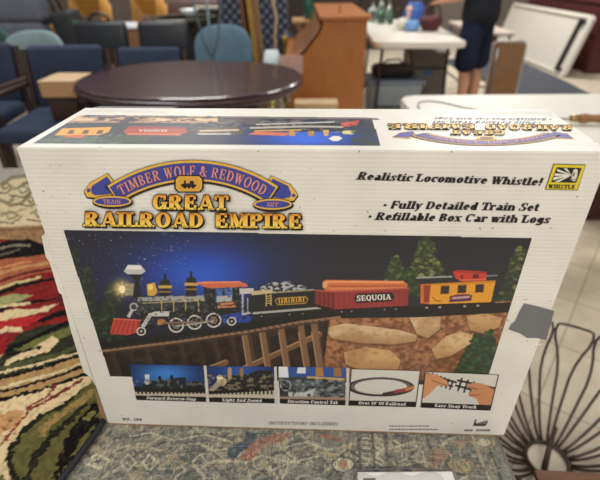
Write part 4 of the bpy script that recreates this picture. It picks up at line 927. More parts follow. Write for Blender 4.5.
lid_words([('RAILROAD', (571, 125.8), (482, 124.8), 5.2), ('EMPIRE', (472, 124.8), (383, 124.4), 5.2), ('GREAT', (502, 131.2), (447, 130.8), 4.4)])
ink = Ink(TS)
ink.text('* Fully Detailed Train Set', (541, 121.6), (430, 120.8), 2.3, (86, 90, 116), 1, slant=.3); ink.text('* Refillable Box Car with Logs', (552, 118.2), (432, 117.4), 2.1, (86, 90, 116), 1, slant=.3)
ink.build('lid_slogan', INK, box_t, face_top)
ink = Ink(TS); ink.add([(88, 117.5), (376, 119.6), (373, 118.2), (90, 116.2)], (120, 112, 108), 1); ink.build('lid_picture_rule', INK, box_t, face_top)
def strip(name, pts, m, h=.0012):
    bm = new(); P = [TS.uv(*q) for q in pts]
    vs = [bm.verts.new(Vector(face_top(np.array([a]), np.array([b]), 8)[0])+Vector((0, 0, h))) for a, b in P]; bm.faces.new(vs); return obj(name, bm, m, box_t)
CLEAR = glass('clear_packing_tape', (250, 250, 250), .06, .28)
o = strip('packing_tape', [(470, 112.5), (546, 114.5), (556, 118), (551, 110), (480, 109)], CLEAR); o['label'] = 'shiny clear packing tape at the back edge'
o = strip('packing_tape', [(84, 112), (100, 108.6), (176, 108.8), (160, 114)], CLEAR); o['label'] = 'wrinkled clear tape at the back left corner'

# ================================================================== things near the carton
# --- wire basket on the floor to the right: hairpin loops flaring from a ring
IRON = mat('dark_iron_wire', (72, 60, 50), .45, .4)
def wire_basket():
    t = thing('wire_basket', 'dark iron wire basket of flaring hairpin loops standing on the tile floor', 'basket', (.735, .815, 0))
    bm = new(); ring = [((.060*math.cos(a)), .060*math.sin(a), .010) for a in [2*PI*i/36 for i in range(36)]]; tube(bm, ring, .0065, closed=True); obj('base_ring', bm, IRON, t, True)
    N = 17
    for i in range(N):
        a = 2*PI*i/N+math.radians(61.5); hw = PI/N
        def pt(f, s):                                           # f: 0 ring .. 1 rim ; s: -1..1 side
            spread = hw*(.34+.10*math.sin(f*PI*.5)) if f < .6 else hw*(.44+.50*((f-.6)/.3)**1.5)
            if f > .9: spread = hw*(.94 if f < .97 else .84)
            r = .060+.264*f**.82+.0*s; z = .012+.262*f**1.25; b = a+s*spread; return (r*math.cos(b), r*math.sin(b), z)
        F = [0, .1, .2, .32, .45, .58, .7, .8, .88, .95, 1.0]
        pts = [pt(f, -1) for f in F]
        for s in (-.75, -.4, 0, .4, .75): p = pt(1.0, s); pts.append((p[0], p[1], p[2]+.003))
        pts += [pt(f, 1) for f in F[::-1]]
        bm = new(); tube(bm, pts, .0043, n=7); obj('wire_loop', bm, IRON, t, True)
wire_basket()
# the ring of the basket holds a stick; a rusty brown board lies across its rim
bm = new(); tube(bm, [(.712, .785, .010), (.742, .832, .028), (.782, .890, .060)], [.009, .008, .007], n=8)
tag(obj('stick', bm, mat('dark_stick_wood', (62, 48, 36), .7, bump=.3), None, True), 'dark wooden stick leaning inside the wire basket', 'stick')
bm = new(); box(bm, (.775, .548, .2885), (.50, .085, .016), .003, rot=E(0, 0, -.075))
tag(obj('wooden_board', bm, mat('rusty_board', (98, 64, 42), .55, stretch=(1, 12, 12), var=.25)), 'narrow rust brown wooden board lying across the wire basket rim', 'board')
# --- plastic pouch in front of the carton
def pouch():
    t = thing('plastic_pouch', 'clear plastic pouch with white card lying on the grey rug before the carton', 'pouch', (.145, .343, ZB))
    bm = new(); nx, ny = 22, 16; V = []
    for j in range(ny+1):
        for i in range(nx+1):
            x = -.085+.17*i/nx; y = -.07+.135*j/ny; e = min(1, 6*min(i/nx, 1-i/nx))*min(1, 6*min(j/ny, 1-j/ny))
            V.append(bm.verts.new((x+.004*math.sin(j*.9), y+.003*math.sin(i*.8), .002+e*(.024+.003*math.sin(i*1.1+j*.7)))))
    for j in range(ny):
        for i in range(nx): k = j*(nx+1)+i; bm.faces.new((V[k], V[k+1], V[k+nx+2], V[k+nx+1]))
    obj('plastic_film', bm, glass('pouch_plastic', (205, 205, 204), .15, .25), t, True)
    bm = new(); box(bm, (.008, -.002, .012), (.142, .112, .010), .002); obj('white_card', bm, mat('white_card_stock', (226, 226, 224), .5, var=.03), t)
    bm = new(); box(bm, (-.046, .032, .0176), (.018, .022, .001)); obj('printed_label', bm, mat('black_print', (40, 40, 42), .5), t)
    bm = new(); tube(bm, [(-.07, -.05, .022), (-.075, .03, .022), (-.06, .058, .014), (.03, .064, .010), (.078, .055, .010)], .0012, n=6); obj('seal_line', bm, mat('grey_zip_seal', (84, 84, 86), .4), t)
pouch()

# --- white folding table behind the carton
PLASTIC = mat('white_table_plastic', (222, 217, 204), .42, var=.03, bump=.08, bscale=120)
GREYM = mat('grey_steel_tube', (128, 128, 128), .35, .7); DARKM = mat('dark_steel_tube', (58, 58, 60), .4, .6)
def folding_table(label, loc, rz, L, W, H=.74, leg=None, name='folding_table', group=None):
    t = thing(name, label, 'table', loc, rz, group); leg = leg or GREYM
    bm = new(); prism(bm, rrect(L, W, .07), .045, Matrix.Translation((0, 0, H-.045))); bmesh.ops.bevel(bm, geom=[e for e in bm.edges if abs(e.verts[0].co.z-e.verts[1].co.z) < 1e-5], offset=.008, segments=2, affect='EDGES'); obj('table_top', bm, PLASTIC, t)
    for sx in (-1, 1):
        x = sx*(L/2-.22)
        bm = new(); tube(bm, [(x, -W/2+.1, H-.05), (x, -W/2+.07, .02), (x, -W/2+.07, 0)], .0135); obj('leg', bm, leg, t, True)
        bm = new(); tube(bm, [(x, W/2-.1, H-.05), (x, W/2-.07, .02), (x, W/2-.07, 0)], .0135); obj('leg', bm, leg, t, True)
        bm = new(); tube(bm, [(x, -W/2+.072, .16), (x, W/2-.072, .16)], .011); obj('leg_brace', bm, leg, t, True)
        bm = new(); tube(bm, [(x, -W/2+.09, .5), (x, W/2-.09, .5)], .011); obj('leg_brace', bm, leg, t, True)
        bm = new(); tube(bm, [(x, 0, .5), (x-sx*.42, 0, H-.05)], .009); obj('support_arm', bm, leg, t, True)
    return t
folding_table('white plastic folding table close behind the carton with a wooden handled tool on it', (1.385, 1.84, 0), 0, 1.80, .80)
def tool():
    t = thing('scraper', 'wooden handled tool with brass ferrule on the white table behind the carton', 'hand tool', (1.115, 1.752, .764), -.06)
    t.scale = (1.25, 1.25, 1.25)
    M = Matrix.Rotation(PI/2, 4, 'Y')
    bm = new(); lathe(bm, [(.009, -.02), (.0145, -.012), (.0155, .0), (.0125, .012), (.0115, .03), (.0145, .06), (.0165, .09), (.0155, .12), (.012, .135), (.004, .14)], 16, M); obj('handle', bm, mat('turned_handle_wood', (150, 104, 66), .4, stretch=(1, 10, 10), var=.2), t, True)
    bm = new(); lathe(bm, [(.0085, -.044), (.0105, -.042), (.0115, -.020), (.0100, -.018)], 16, M); obj('ferrule', bm, mat('aged_brass', (168, 140, 92), .3, .9), t, True)
    bm = new(); box(bm, (-.075, 0, -.002), (.075, .012, .004), .001); box(bm, (-.14, 0, -.004), (.06, .05, .002), .0005); obj('blade', bm, mat('dull_steel', (150, 146, 140), .35, .9), t)
tool()
bm = new(); tube(bm, [(.523, 1.965, .7425), (.53, 2.03, .7425), (.55, 2.10, .7425), (.60, 2.125, .7425), (.66, 2.09, .7425), (.72, 2.01, .7425), (.78, 1.96, .7425), (.86, 1.93, .7425)], .0025, n=6)
tag(obj('cord', bm, mat('black_cord', (60, 58, 58), .5), None, True), 'thin dark cord curling on the near white folding table', 'cord')

# --- maroon oval dining table
MAHOG = mat('mahogany', (58, 34, 38), .26, var=.18, scale=3, stretch=(1.5, 14, 14), coat=.2)
def oval_table():
    t = thing('oval_table', 'dark mahogany oval table with moulded edge behind the carton', 'table', (-.618, 2.73, 0), -.09)
    bm = new(); o = superell(1.02, 1, 2.25, 72)
    prof = [(.600, .508, .740), (.612, .520, .7385), (.618, .526, .733), (.616, .524, .727), (.628, .536, .722), (.632, .540, .714), (.628, .536, .705), (.612, .520, .700), (.608, .516, .690), (.598, .506, .684)]
    rings = [[bm.verts.new((x*a, y*b, z)) for x, y in o] for a, b, z in prof]
    for A, B in zip(rings, rings[1:]):
        for j in range(len(A)): bm.faces.new((A[j], B[j], B[(j+1) % len(A)], A[(j+1) % len(A)]))
    bm.faces.new(rings[0]); bm.faces.new(rings[-1][::-1]); ob = obj('table_top', bm, MAHOG, t)
    bm = new(); o2 = superell(.44, .32, 2.55, 64); prism(bm, o2, .085, Matrix.Translation((0, 0, .60))); obj('apron', bm, MAHOG, t)
    bm = new(); lathe(bm, [(.16, .60), (.15, .56), (.07, .52), (.06, .45), (.10, .38), (.11, .30), (.08, .22), (.06, .18), (.10, .15), (.09, .10)], 28); obj('pedestal', bm, MAHOG, t, True)
    for k in range(4):
        a = PI/4+k*PI/2; c, s = math.cos(a), math.sin(a); bm = new(); tube(bm, [(c*.05, s*.05, .14), (c*.18, s*.18, .13), (c*.32, s*.32, .06), (c*.42, s*.42, .026)], [.045, .04, .032, .026], n=10); obj('foot', bm, MAHOG, t, True)
oval_table()

# ================================================================== chairs
BLUE_F = mat('slate_blue_upholstery', (56, 64, 84), .85, bump=.25, bscale=500, spec=.2); DKWOOD = mat('dark_walnut', (58, 38, 28), .4, stretch=(10, 10, 1), var=.25)
def cushion(bm, c, s, r, rot=None): return box(bm, c, s, r, 4, rot)
def blue_armchair(label, loc, rz, group):
    t = thing('armchair', label, 'chair', loc, rz, group)      # local front is -y, back legs at y = 0
    bm = new(); cushion(bm, (0, -.27, .455), (.50, .54, .095), .04); obj('seat', bm, BLUE_F, t, True)
    bm = new(); cushion(bm, (0, .03, .665), (.47, .085, .40), .035, E(-.14)); b = obj('backrest', bm, BLUE_F, t, True)
    for x in (-.14, 0, .14): bm = new(); bmesh.ops.create_uvsphere(bm, u_segments=10, v_segments=6, radius=.013, matrix=Matrix.Translation((x, -.015, .70)) @ Matrix.Diagonal((1, .45, 1, 1))); obj('button', bm, BLUE_F, b, True)
    for s in (-1, 1):
        bm = new(); box(bm, (s*.285, -.24, .645), (.05, .56, .03), .01, rot=E(-.03)); obj('arm', bm, DKWOOD, t)
        bm = new(); box(bm, (s*.285, -.46, .315), (.04, .05, .63), .008); obj('front_leg', bm, DKWOOD, t)
        bm = new(); tube(bm, [(s*.262, .02, 0), (s*.262, -.01, .42), (s*.262, .06, .84)], .021, n=8); obj('back_leg', bm, DKWOOD, t)
        bm = new(); box(bm, (s*.272, -.23, .39), (.028, .46, .05), .005); obj('side_rail', bm, DKWOOD, t)
    return t
g = 'slate blue armchairs'
A1 = blue_armchair('slate blue armchair with a light wood box on its seat, left of the oval table', (-1.485, 3.04, 0), .02, g)
A2 = dup(A1, (-2.15, 3.19, 0), .05, 'slate blue armchair cut off by the left edge of the photo', g)
A3 = dup(A1, (-1.135, 3.63, 0), 0, 'slate blue armchair pushed in behind the oval table', g)
A3.scale = (1.0, 1, .885)
PINE = mat('light_pine', (190, 148, 104), .5, stretch=(2, 14, 14), var=.14)
def wood_box():
    t = thing('wooden_box', 'light wood box on a dark tray on the seat of the blue armchair', 'box', (-1.378, 2.785, .640), -.02)
    bm = new(); box(bm, (0, 0, .0425), (.205, .24, .085), .004); obj('box_body', bm, PINE, t)
    bm = new(); box(bm, (0, 0, .0885), (.212, .247, .007), .003); obj('box_lid', bm, mat('pale_birch', (204, 172, 132), .5, stretch=(2, 14, 14)), t)
wood_box()
def dark_tray():
    t = thing('tray', 'dark wooden tray under the light wood box on the blue armchair', 'tray', (-1.378, 2.785, .5035), -.02)
    bm = new(); box(bm, (0, 0, .06), (.17, .21, .12), .006); obj('tray_body', bm, DKWOOD, t)
    bm = new(); box(bm, (0, 0, .1275), (.185, .225, .015), .004); obj('tray_rim', bm, DKWOOD, t)
dark_tray()
def round_chair(label, loc, rz, m, group=None):
    t = thing('side_chair', label, 'chair', loc, rz, group)
    bm = new(); base = superell(.235, .215, 2.9, 40); rings = []
    for side in (0, 1):
        fr = [0.02, .3, .6, .85, .96, 1.0] if side == 0 else [1.0, .96, .85, .6, .3, .02]
        for f in fr:
            dp = .022*(1-f**6)
            rings.append([bm.verts.new((x*f, -.07*((x*f)/.235)**2+.10*(y*f)+(.02+dp)*(1 if side else -1), .66+y*f)) for x, y in base])
    for A, B in zip(rings, rings[1:]):
        for k in range(40): bm.faces.new((A[k], A[(k+1) % 40], B[(k+1) % 40], B[k]))
    bm.faces.new(rings[0]); bm.faces.new(rings[-1])
    obj('backrest', bm, m, t, True)
    bm = new(); cushion(bm, (0, -.25, .45), (.44, .43, .07), .03); obj('seat', bm, m, t, True)
    for s in (-1, 1):
        bm = new(); tube(bm, [(s*.17, -.42, .42), (s*.19, -.44, 0)], .012); obj('front_leg', bm, GREYM, t, True)
        bm = new(); tube(bm, [(s*.15, .085, .74), (s*.16, .075, .45), (s*.19, .07, 0)], .012); obj('back_leg', bm, GREYM, t, True)
    return t
R1 = round_chair('pale sage side chair with rounded back behind the blue armchairs', (-2.02, 3.78, 0), 0, mat('sage_upholstery', (126, 146, 146), .8, bump=.2, bscale=400, spec=.2))
R2 = round_chair('dusty blue side chair with rounded back behind the oval table', (-.62, 4.08, 0), 0, mat('dusty_blue_upholstery', (96, 122, 138), .8, bump=.2, bscale=400, spec=.2))
R3 = round_chair('dark green side chair half hidden at the left edge', (-2.60, 4.10, 0), 0, mat('bottle_green_upholstery', (50, 82, 74), .8, bump=.2, bscale=400, spec=.2))
VINYL = mat('black_vinyl', (40, 42, 46), .33, bump=.1, bscale=60)
def black_chair(label, loc, rz, group, handle):
    t = thing('vinyl_chair', label, 'chair', loc, rz, group)
    bm = new(); cushion(bm, (0, .02, .70), (.46, .10, .36), .045, E(-.1)); obj('backrest', bm, VINYL, t, True)
    bm = new(); cushion(bm, (0, -.22, .45), (.48, .44, .09), .04); obj('seat', bm, VINYL, t, True)
    if handle: bm = new(); tube(bm, [(-.09, .03, .86), (-.08, .03, .91), (-.03, .03, .935), (.03, .03, .935), (.08, .03, .91), (.09, .03, .86)], .013); obj('grab_handle', bm, VINYL, t, True)
    for sx in (-1, 1):
        for y in (-.4, .02): bm = new(); tube(bm, [(sx*.2, y, .42), (sx*.22, y, 0)], .014); obj('leg', bm, DARKM, t, True)
    return t
g = 'black vinyl chairs'
black_chair('black vinyl chair with a grab handle on its back', (-1.76, 4.40, 0), 0, g, True)
black_chair('black vinyl chair without a handle, with glossy top edge', (-1.20, 4.40, 0), 0, g, False)

# --- grey sofa at the far left
def sofa():
    G = mat('grey_sofa_fabric', (96, 98, 108), .85, bump=.2, bscale=300, spec=.2)
    t = thing('sofa', 'large grey sofa with seamed back cushions at the left', 'sofa', (-3.25, 4.85, 0))
    bm = new(); box(bm, (0, .42, .22), (1.62, .8, .36), .05, 3); obj('sofa_base', bm, G, t, True)
    bm = new(); cushion(bm, (0, .02, .70), (1.58, .2, .27), .06, E(-.12)); obj('back_cushion', bm, G, t, True)
    bm = new(); cushion(bm, (0, .08, .955), (1.62, .24, .30), .07, E(-.2)); obj('back_cushion', bm, G, t, True)
    for s in (-1, 1): bm = new(); box(bm, (s*.78, .42, .33), (.14, .86, .56), .06, 3); obj('armrest', bm, G, t, True)
    for s in (-1, 1):
        for y in (.1, .75): bm = new(); lathe(bm, [(.025, 0), (.03, .05)], 12, Matrix.Translation((s*.68, y, 0))); obj('foot', bm, DARKM, t)
sofa()
# --- folded black wheelchair-like frame beside the sofa: dark tall strip
def luggage():
    t = thing('suitcase', 'tall black suitcase with green tag leaning beside the grey sofa', 'suitcase', (-2.22, 4.95, 0), .1)
    bm = new(); cushion(bm, (0, 0, .50), (.20, .36, .86), .04, E(0, -.16, 0)); obj('case_body', bm, mat('black_nylon', (30, 31, 34), .6, bump=.2), t, True)
    bm = new(); tube(bm, [(-.12, -.10, .92), (-.17, -.10, 1.14), (-.17, .10, 1.14), (-.12, .10, .92)], .011); obj('trolley_handle', bm, DARKM, t, True)
    bm = new(); box(bm, (.085, -.19, .80), (.06, .015, .10), .006); o = obj('luggage_tag', bm, mat('green_tag', (74, 124, 82), .6), t); o['label'] = 'green tag'
    for y in (-.12, .12): bm = new(); lathe(bm, [(.03, -.015), (.035, 0), (.03, .015)], 14, Matrix.Translation((.06, y, .036)) @ Matrix.Rotation(PI/2, 4, 'Y')); obj('wheel', bm, DARKM, t)
luggage()
# --- stacks of honey wood chairs
HONEY = mat('honey_beech', (206, 152, 72), .42, stretch=(10, 10, 1), var=.14); PLUM = mat('plum_seat', (74, 44, 54), .8)
def stack_chair(label, loc, rz, group):
    t = thing('stacking_chair', label, 'chair', loc, rz, group)
    bm = new(); cushion(bm, (0, -.17, .46), (.33, .44, .034), .014); obj('seat', bm, PLUM, t, True)
    bm = new(); box(bm, (0, .118, .80), (.40, .020, .11), .008, rot=E(-.13)); obj('backrest', bm, HONEY, t)
    for s in (-1, 1):
        bm = new(); tube(bm, [(s*.213, -.43, 0), (s*.213, -.42, .30), (s*.213, -.40, .47)], .014, n=8); obj('front_leg', bm, HONEY, t, True)
        bm = new(); tube(bm, [(s*.213, .10, 0), (s*.213, .075, .25), (s*.213, .07, .46), (s*.213, .09, .66), (s*.213, .13, .88)], .014, n=8); obj('back_leg', bm, HONEY, t, True)
        bm = new(); tube(bm, [(s*.181, -.41, .462), (s*.181, -.2, .455), (s*.181, .07, .462)], .0135, n=8); obj('seat_rail', bm, HONEY, t, True)
    return t
g = 'stacked honey wood chairs'
S0 = stack_chair('honey wood bent frame chair at the bottom of the left stack', (-2.64, 6.42, 0), -.2, g)
names = ['second', 'third', 'fourth', 'fifth', 'topmost']
for k in range(1, 5): dup(S0, (-2.64-.0083*k, 6.42-.041*k, .056*k), -.2, 'honey wood bent frame chair, %s in the left stack' % ('topmost' if k == 4 else names[k-1]+' from the floor'), g)
for k in range(0, 4): dup(S0, (-1.93-.020*k, 6.46-.0365*k, .056*k), -.5, 'honey wood bent frame chair, %s in the right stack' % ['lowest', 'second from the floor', 'third from the floor', 'topmost'][k], g)
# --- white topped stand and brown sofa behind
def white_stand():
    t = thing('side_table', 'low wooden side table with bright white top behind the black chairs', 'table', (-1.79, 5.25, 0))
    bm = new(); box(bm, (0, 0, .760), (.34, .40, .03), .008); obj('table_top', bm, mat('white_laminate', (238, 238, 240), .3, var=.02), t)
    bm = new(); box(bm, (0, 0, .40), (.30, .36, .69), .01); obj('cabinet_body', bm, mat('reddish_oak', (140, 98, 68), .5, stretch=(12, 12, 1), var=.2), t)
    for sx in (-1, 1):
        for sy in (-1, 1): bm = new(); box(bm, (sx*.13, sy*.15, .03), (.035, .035, .06)); obj('foot', bm, DKWOOD, t)
white_stand()
def brown_sofa():
    G = mat('brown_sofa_leather', (92, 66, 58), .5, bump=.2, bscale=40)
    t = thing('sofa', 'brown leather sofa with rolled arms in the far background', 'sofa', (-1.28, 7.30, 0))
    bm = new(); box(bm, (0, 0, .25), (1.7, .8, .4), .05, 3); obj('sofa_base', bm, G, t, True)
    bm = new(); cushion(bm, (0, .32, .66), (1.6, .24, .46), .09, E(-.12)); obj('back_cushion', bm, G, t, True)
    for x in (-.42, .42): bm = new(); cushion(bm, (x, -.06, .50), (.80, .62, .14), .05); obj('seat_cushion', bm, G, t, True)
    for s in (-1, 1):
        bm = new(); lathe(bm, [(.10, -.4), (.12, -.38), (.12, .38), (.10, .4)], 18, Matrix.Translation((s*.86, -.02, .60)) @ Matrix.Rotation(PI/2, 4, 'X')); box(bm, (s*.86, -.02, .32), (.16, .76, .54), .03); obj('armrest', bm, G, t, True)
brown_sofa()
# --- round pewter table with white bowl
def round_table():
    t = thing('round_table', 'round table with a wide greenish rim and white bowl', 'table', (-1.27, 5.62, 0))
    G = mat('pewter_green', (84, 84, 66), .35, .5)
    bm = new(); lathe(bm, [(.30, .772), (.345, .776), (.36, .795), (.36, .808), (.345, .812), (.330, .802), (.30, .798)], 48); obj('table_rim', bm, G, t, True)
    bm = new(); lathe(bm, [(.29, .785), (.325, .785), (.325, .798), (.29, .798)], 48); obj('table_top', bm, mat('cream_marble', (196, 190, 176), .25, scale=5), t)
    bm = new(); lathe(bm, [(.20, .0), (.18, .03), (.05, .06), (.035, .3), (.045, .6), (.12, .775)], 24); obj('pedestal', bm, G, t, True)
    bm = new(); lathe(bm, [(.04, 0), (.05, .006), (.085, .05), (.10, .085), (.095, .085), (.08, .05), (.03, .012)], 24, Matrix.Translation((-1.20, 5.57, .8005))); tag(obj('bowl', bm, mat('white_china', (232, 234, 238), .2, var=.02), None, True), 'white china bowl standing on the round table', 'bowl')
round_table()
# --- long cream board lying on a dark dresser
def dresser(name, label, loc, s, m, rows, rz=0.0, cat='dresser'):
    t = thing(name, label, cat, loc, rz); w, d, h = s
    bm = new(); box(bm, (0, 0, h/2), (w, d, h), .008); obj('cabinet_body', bm, m, t)
    bm = new(); box(bm, (0, 0, h+.0125), (w+.05, d+.05, .025), .006); obj('cabinet_top', bm, m, t)
    dh = (h-.12)/rows
    for r in range(rows):
        for c in (-1, 1):
            bm = new(); box(bm, (c*w/4, -d/2-.008, .08+dh*(r+.5)), (w/2-.04, .02, dh-.03), .005); dr = obj('drawer', bm, m, t)
            bm = new(); bmesh.ops.create_uvsphere(bm, u_segments=10, v_segments=6, radius=.016, matrix=Matrix.Translation((c*w/4, -d/2-.03, .08+dh*(r+.5)))); obj('knob', bm, MATS['aged_brass'], dr, True)
    return t
DARKFURN = mat('dark_stained_wood', (44, 33, 30), .45, stretch=(2, 12, 12), var=.2)
dresser('dresser', 'dark stained dresser behind the dusty blue chair with cream board on top', (-.86, 6.55, 0), (1.1, .45, .80), DARKFURN, 3)
bm = new(); box(bm, (-.95, 6.40, .842), (.72, .10, .032), .006, rot=E(0, 0, -.16)); tag(obj('cream_board', bm, mat('cream_paint', (212, 204, 186), .5)), 'long cream painted board lying on the dark dresser', 'board')
dresser('sideboard', 'long dark sideboard against the back wall behind the folding table', (1.05, 8.9, 0), (2.6, .5, .88), DARKFURN, 2, cat='sideboard')
dresser('chest', 'dark chest of drawers at the back wall, left of the sideboard', (-1.6, 8.95, 0), (1.5, .5, .95), mat('maroon_stained_wood', (70, 40, 38), .4, stretch=(2, 12, 12), var=.2), 3, cat='chest of drawers')

# --- navy dotted wing chair, frames, cane, stand
def dotted_mat():
    m, nt, b = new_mat('navy_dotted_fabric'); tc = nt.nodes.new('ShaderNodeTexCoord'); mp = nt.nodes.new('ShaderNodeMapping'); mp.inputs['Scale'].default_value = (14, .01, 14); mp.inputs['Rotation'].default_value = (0, math.radians(45), 0)
    vo = nt.nodes.new('ShaderNodeTexVoronoi'); vo.inputs['Randomness'].default_value = 0; vo.inputs['Scale'].default_value = 1
    rp = nt.nodes.new('ShaderNodeValToRGB'); rp.color_ramp.elements[0].position = .30; rp.color_ramp.elements[1].position = .36; rp.color_ramp.elements[0].color = lin((104, 108, 122))+(1,); rp.color_ramp.elements[1].color = lin((32, 34, 48))+(1,)
    nt.links.new(tc.outputs['Object'], mp.inputs[0]); nt.links.new(mp.outputs[0], vo.inputs['Vector']); nt.links.new(vo.outputs['Distance'], rp.inputs[0]); nt.links.new(rp.outputs[0], b.inputs['Base Color']); b.inputs['Roughness'].default_value = .85; return m
def dotted_chair():
    G = dotted_mat(); t = thing('wing_chair', 'high backed wing chair in navy fabric with pale dots', 'chair', (-.50, 5.42, 0))
    bm = new(); cushion(bm, (0, .22, .74), (.78, .16, .90), .06, E(-.1)); obj('backrest', bm, G, t, True)
    bm = new(); cushion(bm, (0, -.12, .36), (.72, .62, .22), .06); obj('seat', bm, G, t, True)
    for s in (-1, 1): bm = new(); box(bm, (s*.38, -.1, .42), (.12, .66, .46), .05, 3); obj('armrest', bm, G, t, True)
    for s in (-1, 1):
        for y in (-.38, .24): bm = new(); lathe(bm, [(.016, 0), (.026, .2), (.026, .26)], 12, Matrix.Translation((s*.34, y, 0))); obj('leg', bm, DKWOOD, t)
    bm = new(); box(bm, (-.60, 5.27, .556), (.30, .24, .13), .05, 3, E(.1, .05, .3)); tag(obj('throw_cushion', bm, mat('mauve_print', (150, 126, 140), .8, scale=30, var=.35), None, True), 'mauve patterned throw cushion on the dotted wing chair', 'cushion')
dotted_chair()
def leaning_frame(label, loc, rz, lean, m, m2, w=.52, h=1.25, group='picture frames leaning in a row'):
    t = thing('picture_frame', label, 'picture frame', loc, rz, group); R = E(0, lean, 0)
    for s in (-1, 1): bm = new(); box(bm, (0, s*(w/2-.03), h/2), (.035, .06, h), .008); bm.transform(R); obj('frame_side', bm, m, t)
    for z in (.03, h-.03): bm = new(); box(bm, (0, 0, z), (.035, w-.12, .06), .008); bm.transform(R); obj('frame_rail', bm, m, t)
    bm = new(); box(bm, (.004, 0, h/2), (.012, w-.1, h-.1)); bm.transform(R); obj('canvas', bm, m2, t)
    return t
GILT = mat('gilt_wood', (176, 140, 62), .35, .3, var=.2); CANV = mat('brown_canvas', (112, 78, 52), .8)
leaning_frame('tall gilt picture frame leaning edge on behind the oval table', (-.335, 4.62, 0), -.05, -.08, GILT, CANV)
leaning_frame('slim brown picture frame leaning left of the gilt frame', (-.395, 4.62, 0), -.05, -.08, mat('brown_frame_wood', (104, 66, 44), .45), CANV)
bm = new(); tube(bm, [(-.205, 4.55, 0), (-.20, 4.56, .42), (-.22, 4.57, .72), (-.20, 4.58, .88), (-.225, 4.58, 1.0), (-.235, 4.60, 1.12)], [.011, .012, .013, .013, .014, .018], n=10)
tag(obj('walking_stick', bm, mat('driftwood', (196, 168, 132), .6, bump=.3), None, True), 'crooked pale wooden walking stick beside the gilt frame', 'stick')
bm = new(); lathe(bm, [(.06, 0), (.055, .02), (.018, .05), (.014, .5), (.022, .54), (.014, .58), (.016, .70), (.028, .72), (.018, .75)], 18, Matrix.Translation((-.12, 4.4, 0))); tag(obj('candlestick', bm, mat('yellow_brass', (168, 148, 70), .3, .7), None, True), 'tall yellow brass candlestick on the floor by the roll top desk', 'candlestick')
def tripod_stand():
    t = thing('metal_stand', 'thin blue grey metal tripod stand in front of the dusty blue chair', 'stand', (-.62, 3.46, 0)); G = mat('blue_grey_metal', (110, 128, 136), .4, .5)
    bm = new(); tube(bm, [(0, 0, .10), (0, 0, 1.25)], .009); obj('pole', bm, G, t, True)
    for k in range(3): a = k*2*PI/3+.5; bm = new(); tube(bm, [(0, 0, .42), (.14*math.cos(a), .14*math.sin(a), .16), (.20*math.cos(a), .20*math.sin(a), .006)], .007); obj('leg', bm, G, t, True)
    for k in range(2): s = (-1, 1)[k]; bm = new(); tube(bm, [(0, 0, .70), (s*.05, 0, .84), (s*.09, 0, 1.05), (s*.11, 0, 1.22)], .007); obj('branch', bm, G, t, True)
tripod_stand()

# --- cartons beside the desk
def carton(label, loc, s, m, rz=0.0):
    t = thing('carton', label, 'carton', loc, rz); w, d, h = s
    bm = new(); box(bm, (0, 0, h/2), (w, d, h), .004); obj('carton_body', bm, m, t)
    bm = new(); box(bm, (0, 0, h+.0005), (w*.98, .05, .001)); obj('sealing_tape', bm, mat('carton_tape', (196, 172, 140), .35), t)
    return t
carton('low tan carton standing in front of the roll top desk', (.12, 3.20, 0), (.30, .13, .475), mat('tan_board', (206, 176, 136), .7))
# --- roll top desk, seen from its end
OAK = mat('golden_oak', (174, 108, 52), .42, scale=4, stretch=(14, 14, 1.2), var=.14, coat=.15)
def roll_top():
    t = thing('roll_top_desk', 'golden oak roll top desk seen from its end beside the far folding table', 'desk', (.20, 3.50, 0), .0)
    D = 1.20
    side = [(.285, 0), (.285, .955), (-.025, .955), (-.03, .90), (-.055, .86), (-.10, .80), (-.155, .735), (-.20, .70), (-.31, .695), (-.31, .64), (-.26, .64), (-.26, 0)]
    My = lambda y: Matrix(((1, 0, 0, 0), (0, 0, 1, y), (0, 1, 0, 0), (0, 0, 0, 1)))
    for y in (0, D-.03): bm = new(); prism(bm, side, .03, My(y)); obj('side_panel', bm, OAK, t)
    bm = new(); box(bm, (.265, D/2, .47), (.03, D-.06, .94)); obj('back_panel', bm, OAK, t)
    bm = new(); box(bm, (.128, D/2, .970), (.36, D+.05, .030), .008); obj('desk_top', bm, OAK, t)
    bm = new()
    cur = [(-.045, .925), (-.062, .878), (-.098, .832), (-.145, .775), (-.185, .735), (-.225, .715)]
    for (x0, z0), (x1, z1) in zip(cur, cur[1:]):
        for k in range(3):
            x = x0+(x1-x0)*(k+.5)/3; z = z0+(z1-z0)*(k+.5)/3; box(bm, (x, D/2, z), (.020, D-.07, .018), .005)
    obj('tambour', bm, mat('tambour_slats', (150, 96, 56), .28, coat=.3), t)
    bm = new(); box(bm, (-.05, D/2, .667), (.50, D-.06, .03), .004); obj('writing_surface', bm, OAK, t)
    for y0 in (.20, D-.20):
        for k in range(3):
            bm = new(); box(bm, (-.262, y0, .14+.17*k), (.02, .32, .15), .004); d = obj('drawer', bm, OAK, t)
            bm = new(); box(bm, (-.280, y0, .14+.17*k), (.02, .10, .018), .005); obj('handle', bm, MATS['aged_brass'], d)
    bm = new(); box(bm, (.012, -.006, .045), (.56, .016, .09), .003); obj('plinth', bm, mat('dark_oak_plinth', (112, 66, 38), .45), t)
    bm = new(); box(bm, (-.25, -.0075, .665), (.165, .012, .125), .002); o = obj('taped_card', bm, mat('pinkish_board', (196, 160, 148), .7), t); o['label'] = 'pinkish card on the desk end'
    bm = new(); lathe(bm, [(.012, 0), (.01, .02), (.008, .05), (.012, .055)], 12, Matrix.Translation((.30, 3.66, .985))); tag(obj('finial', bm, OAK), 'small turned wooden peg standing on the roll top desk', 'finial')
roll_top()
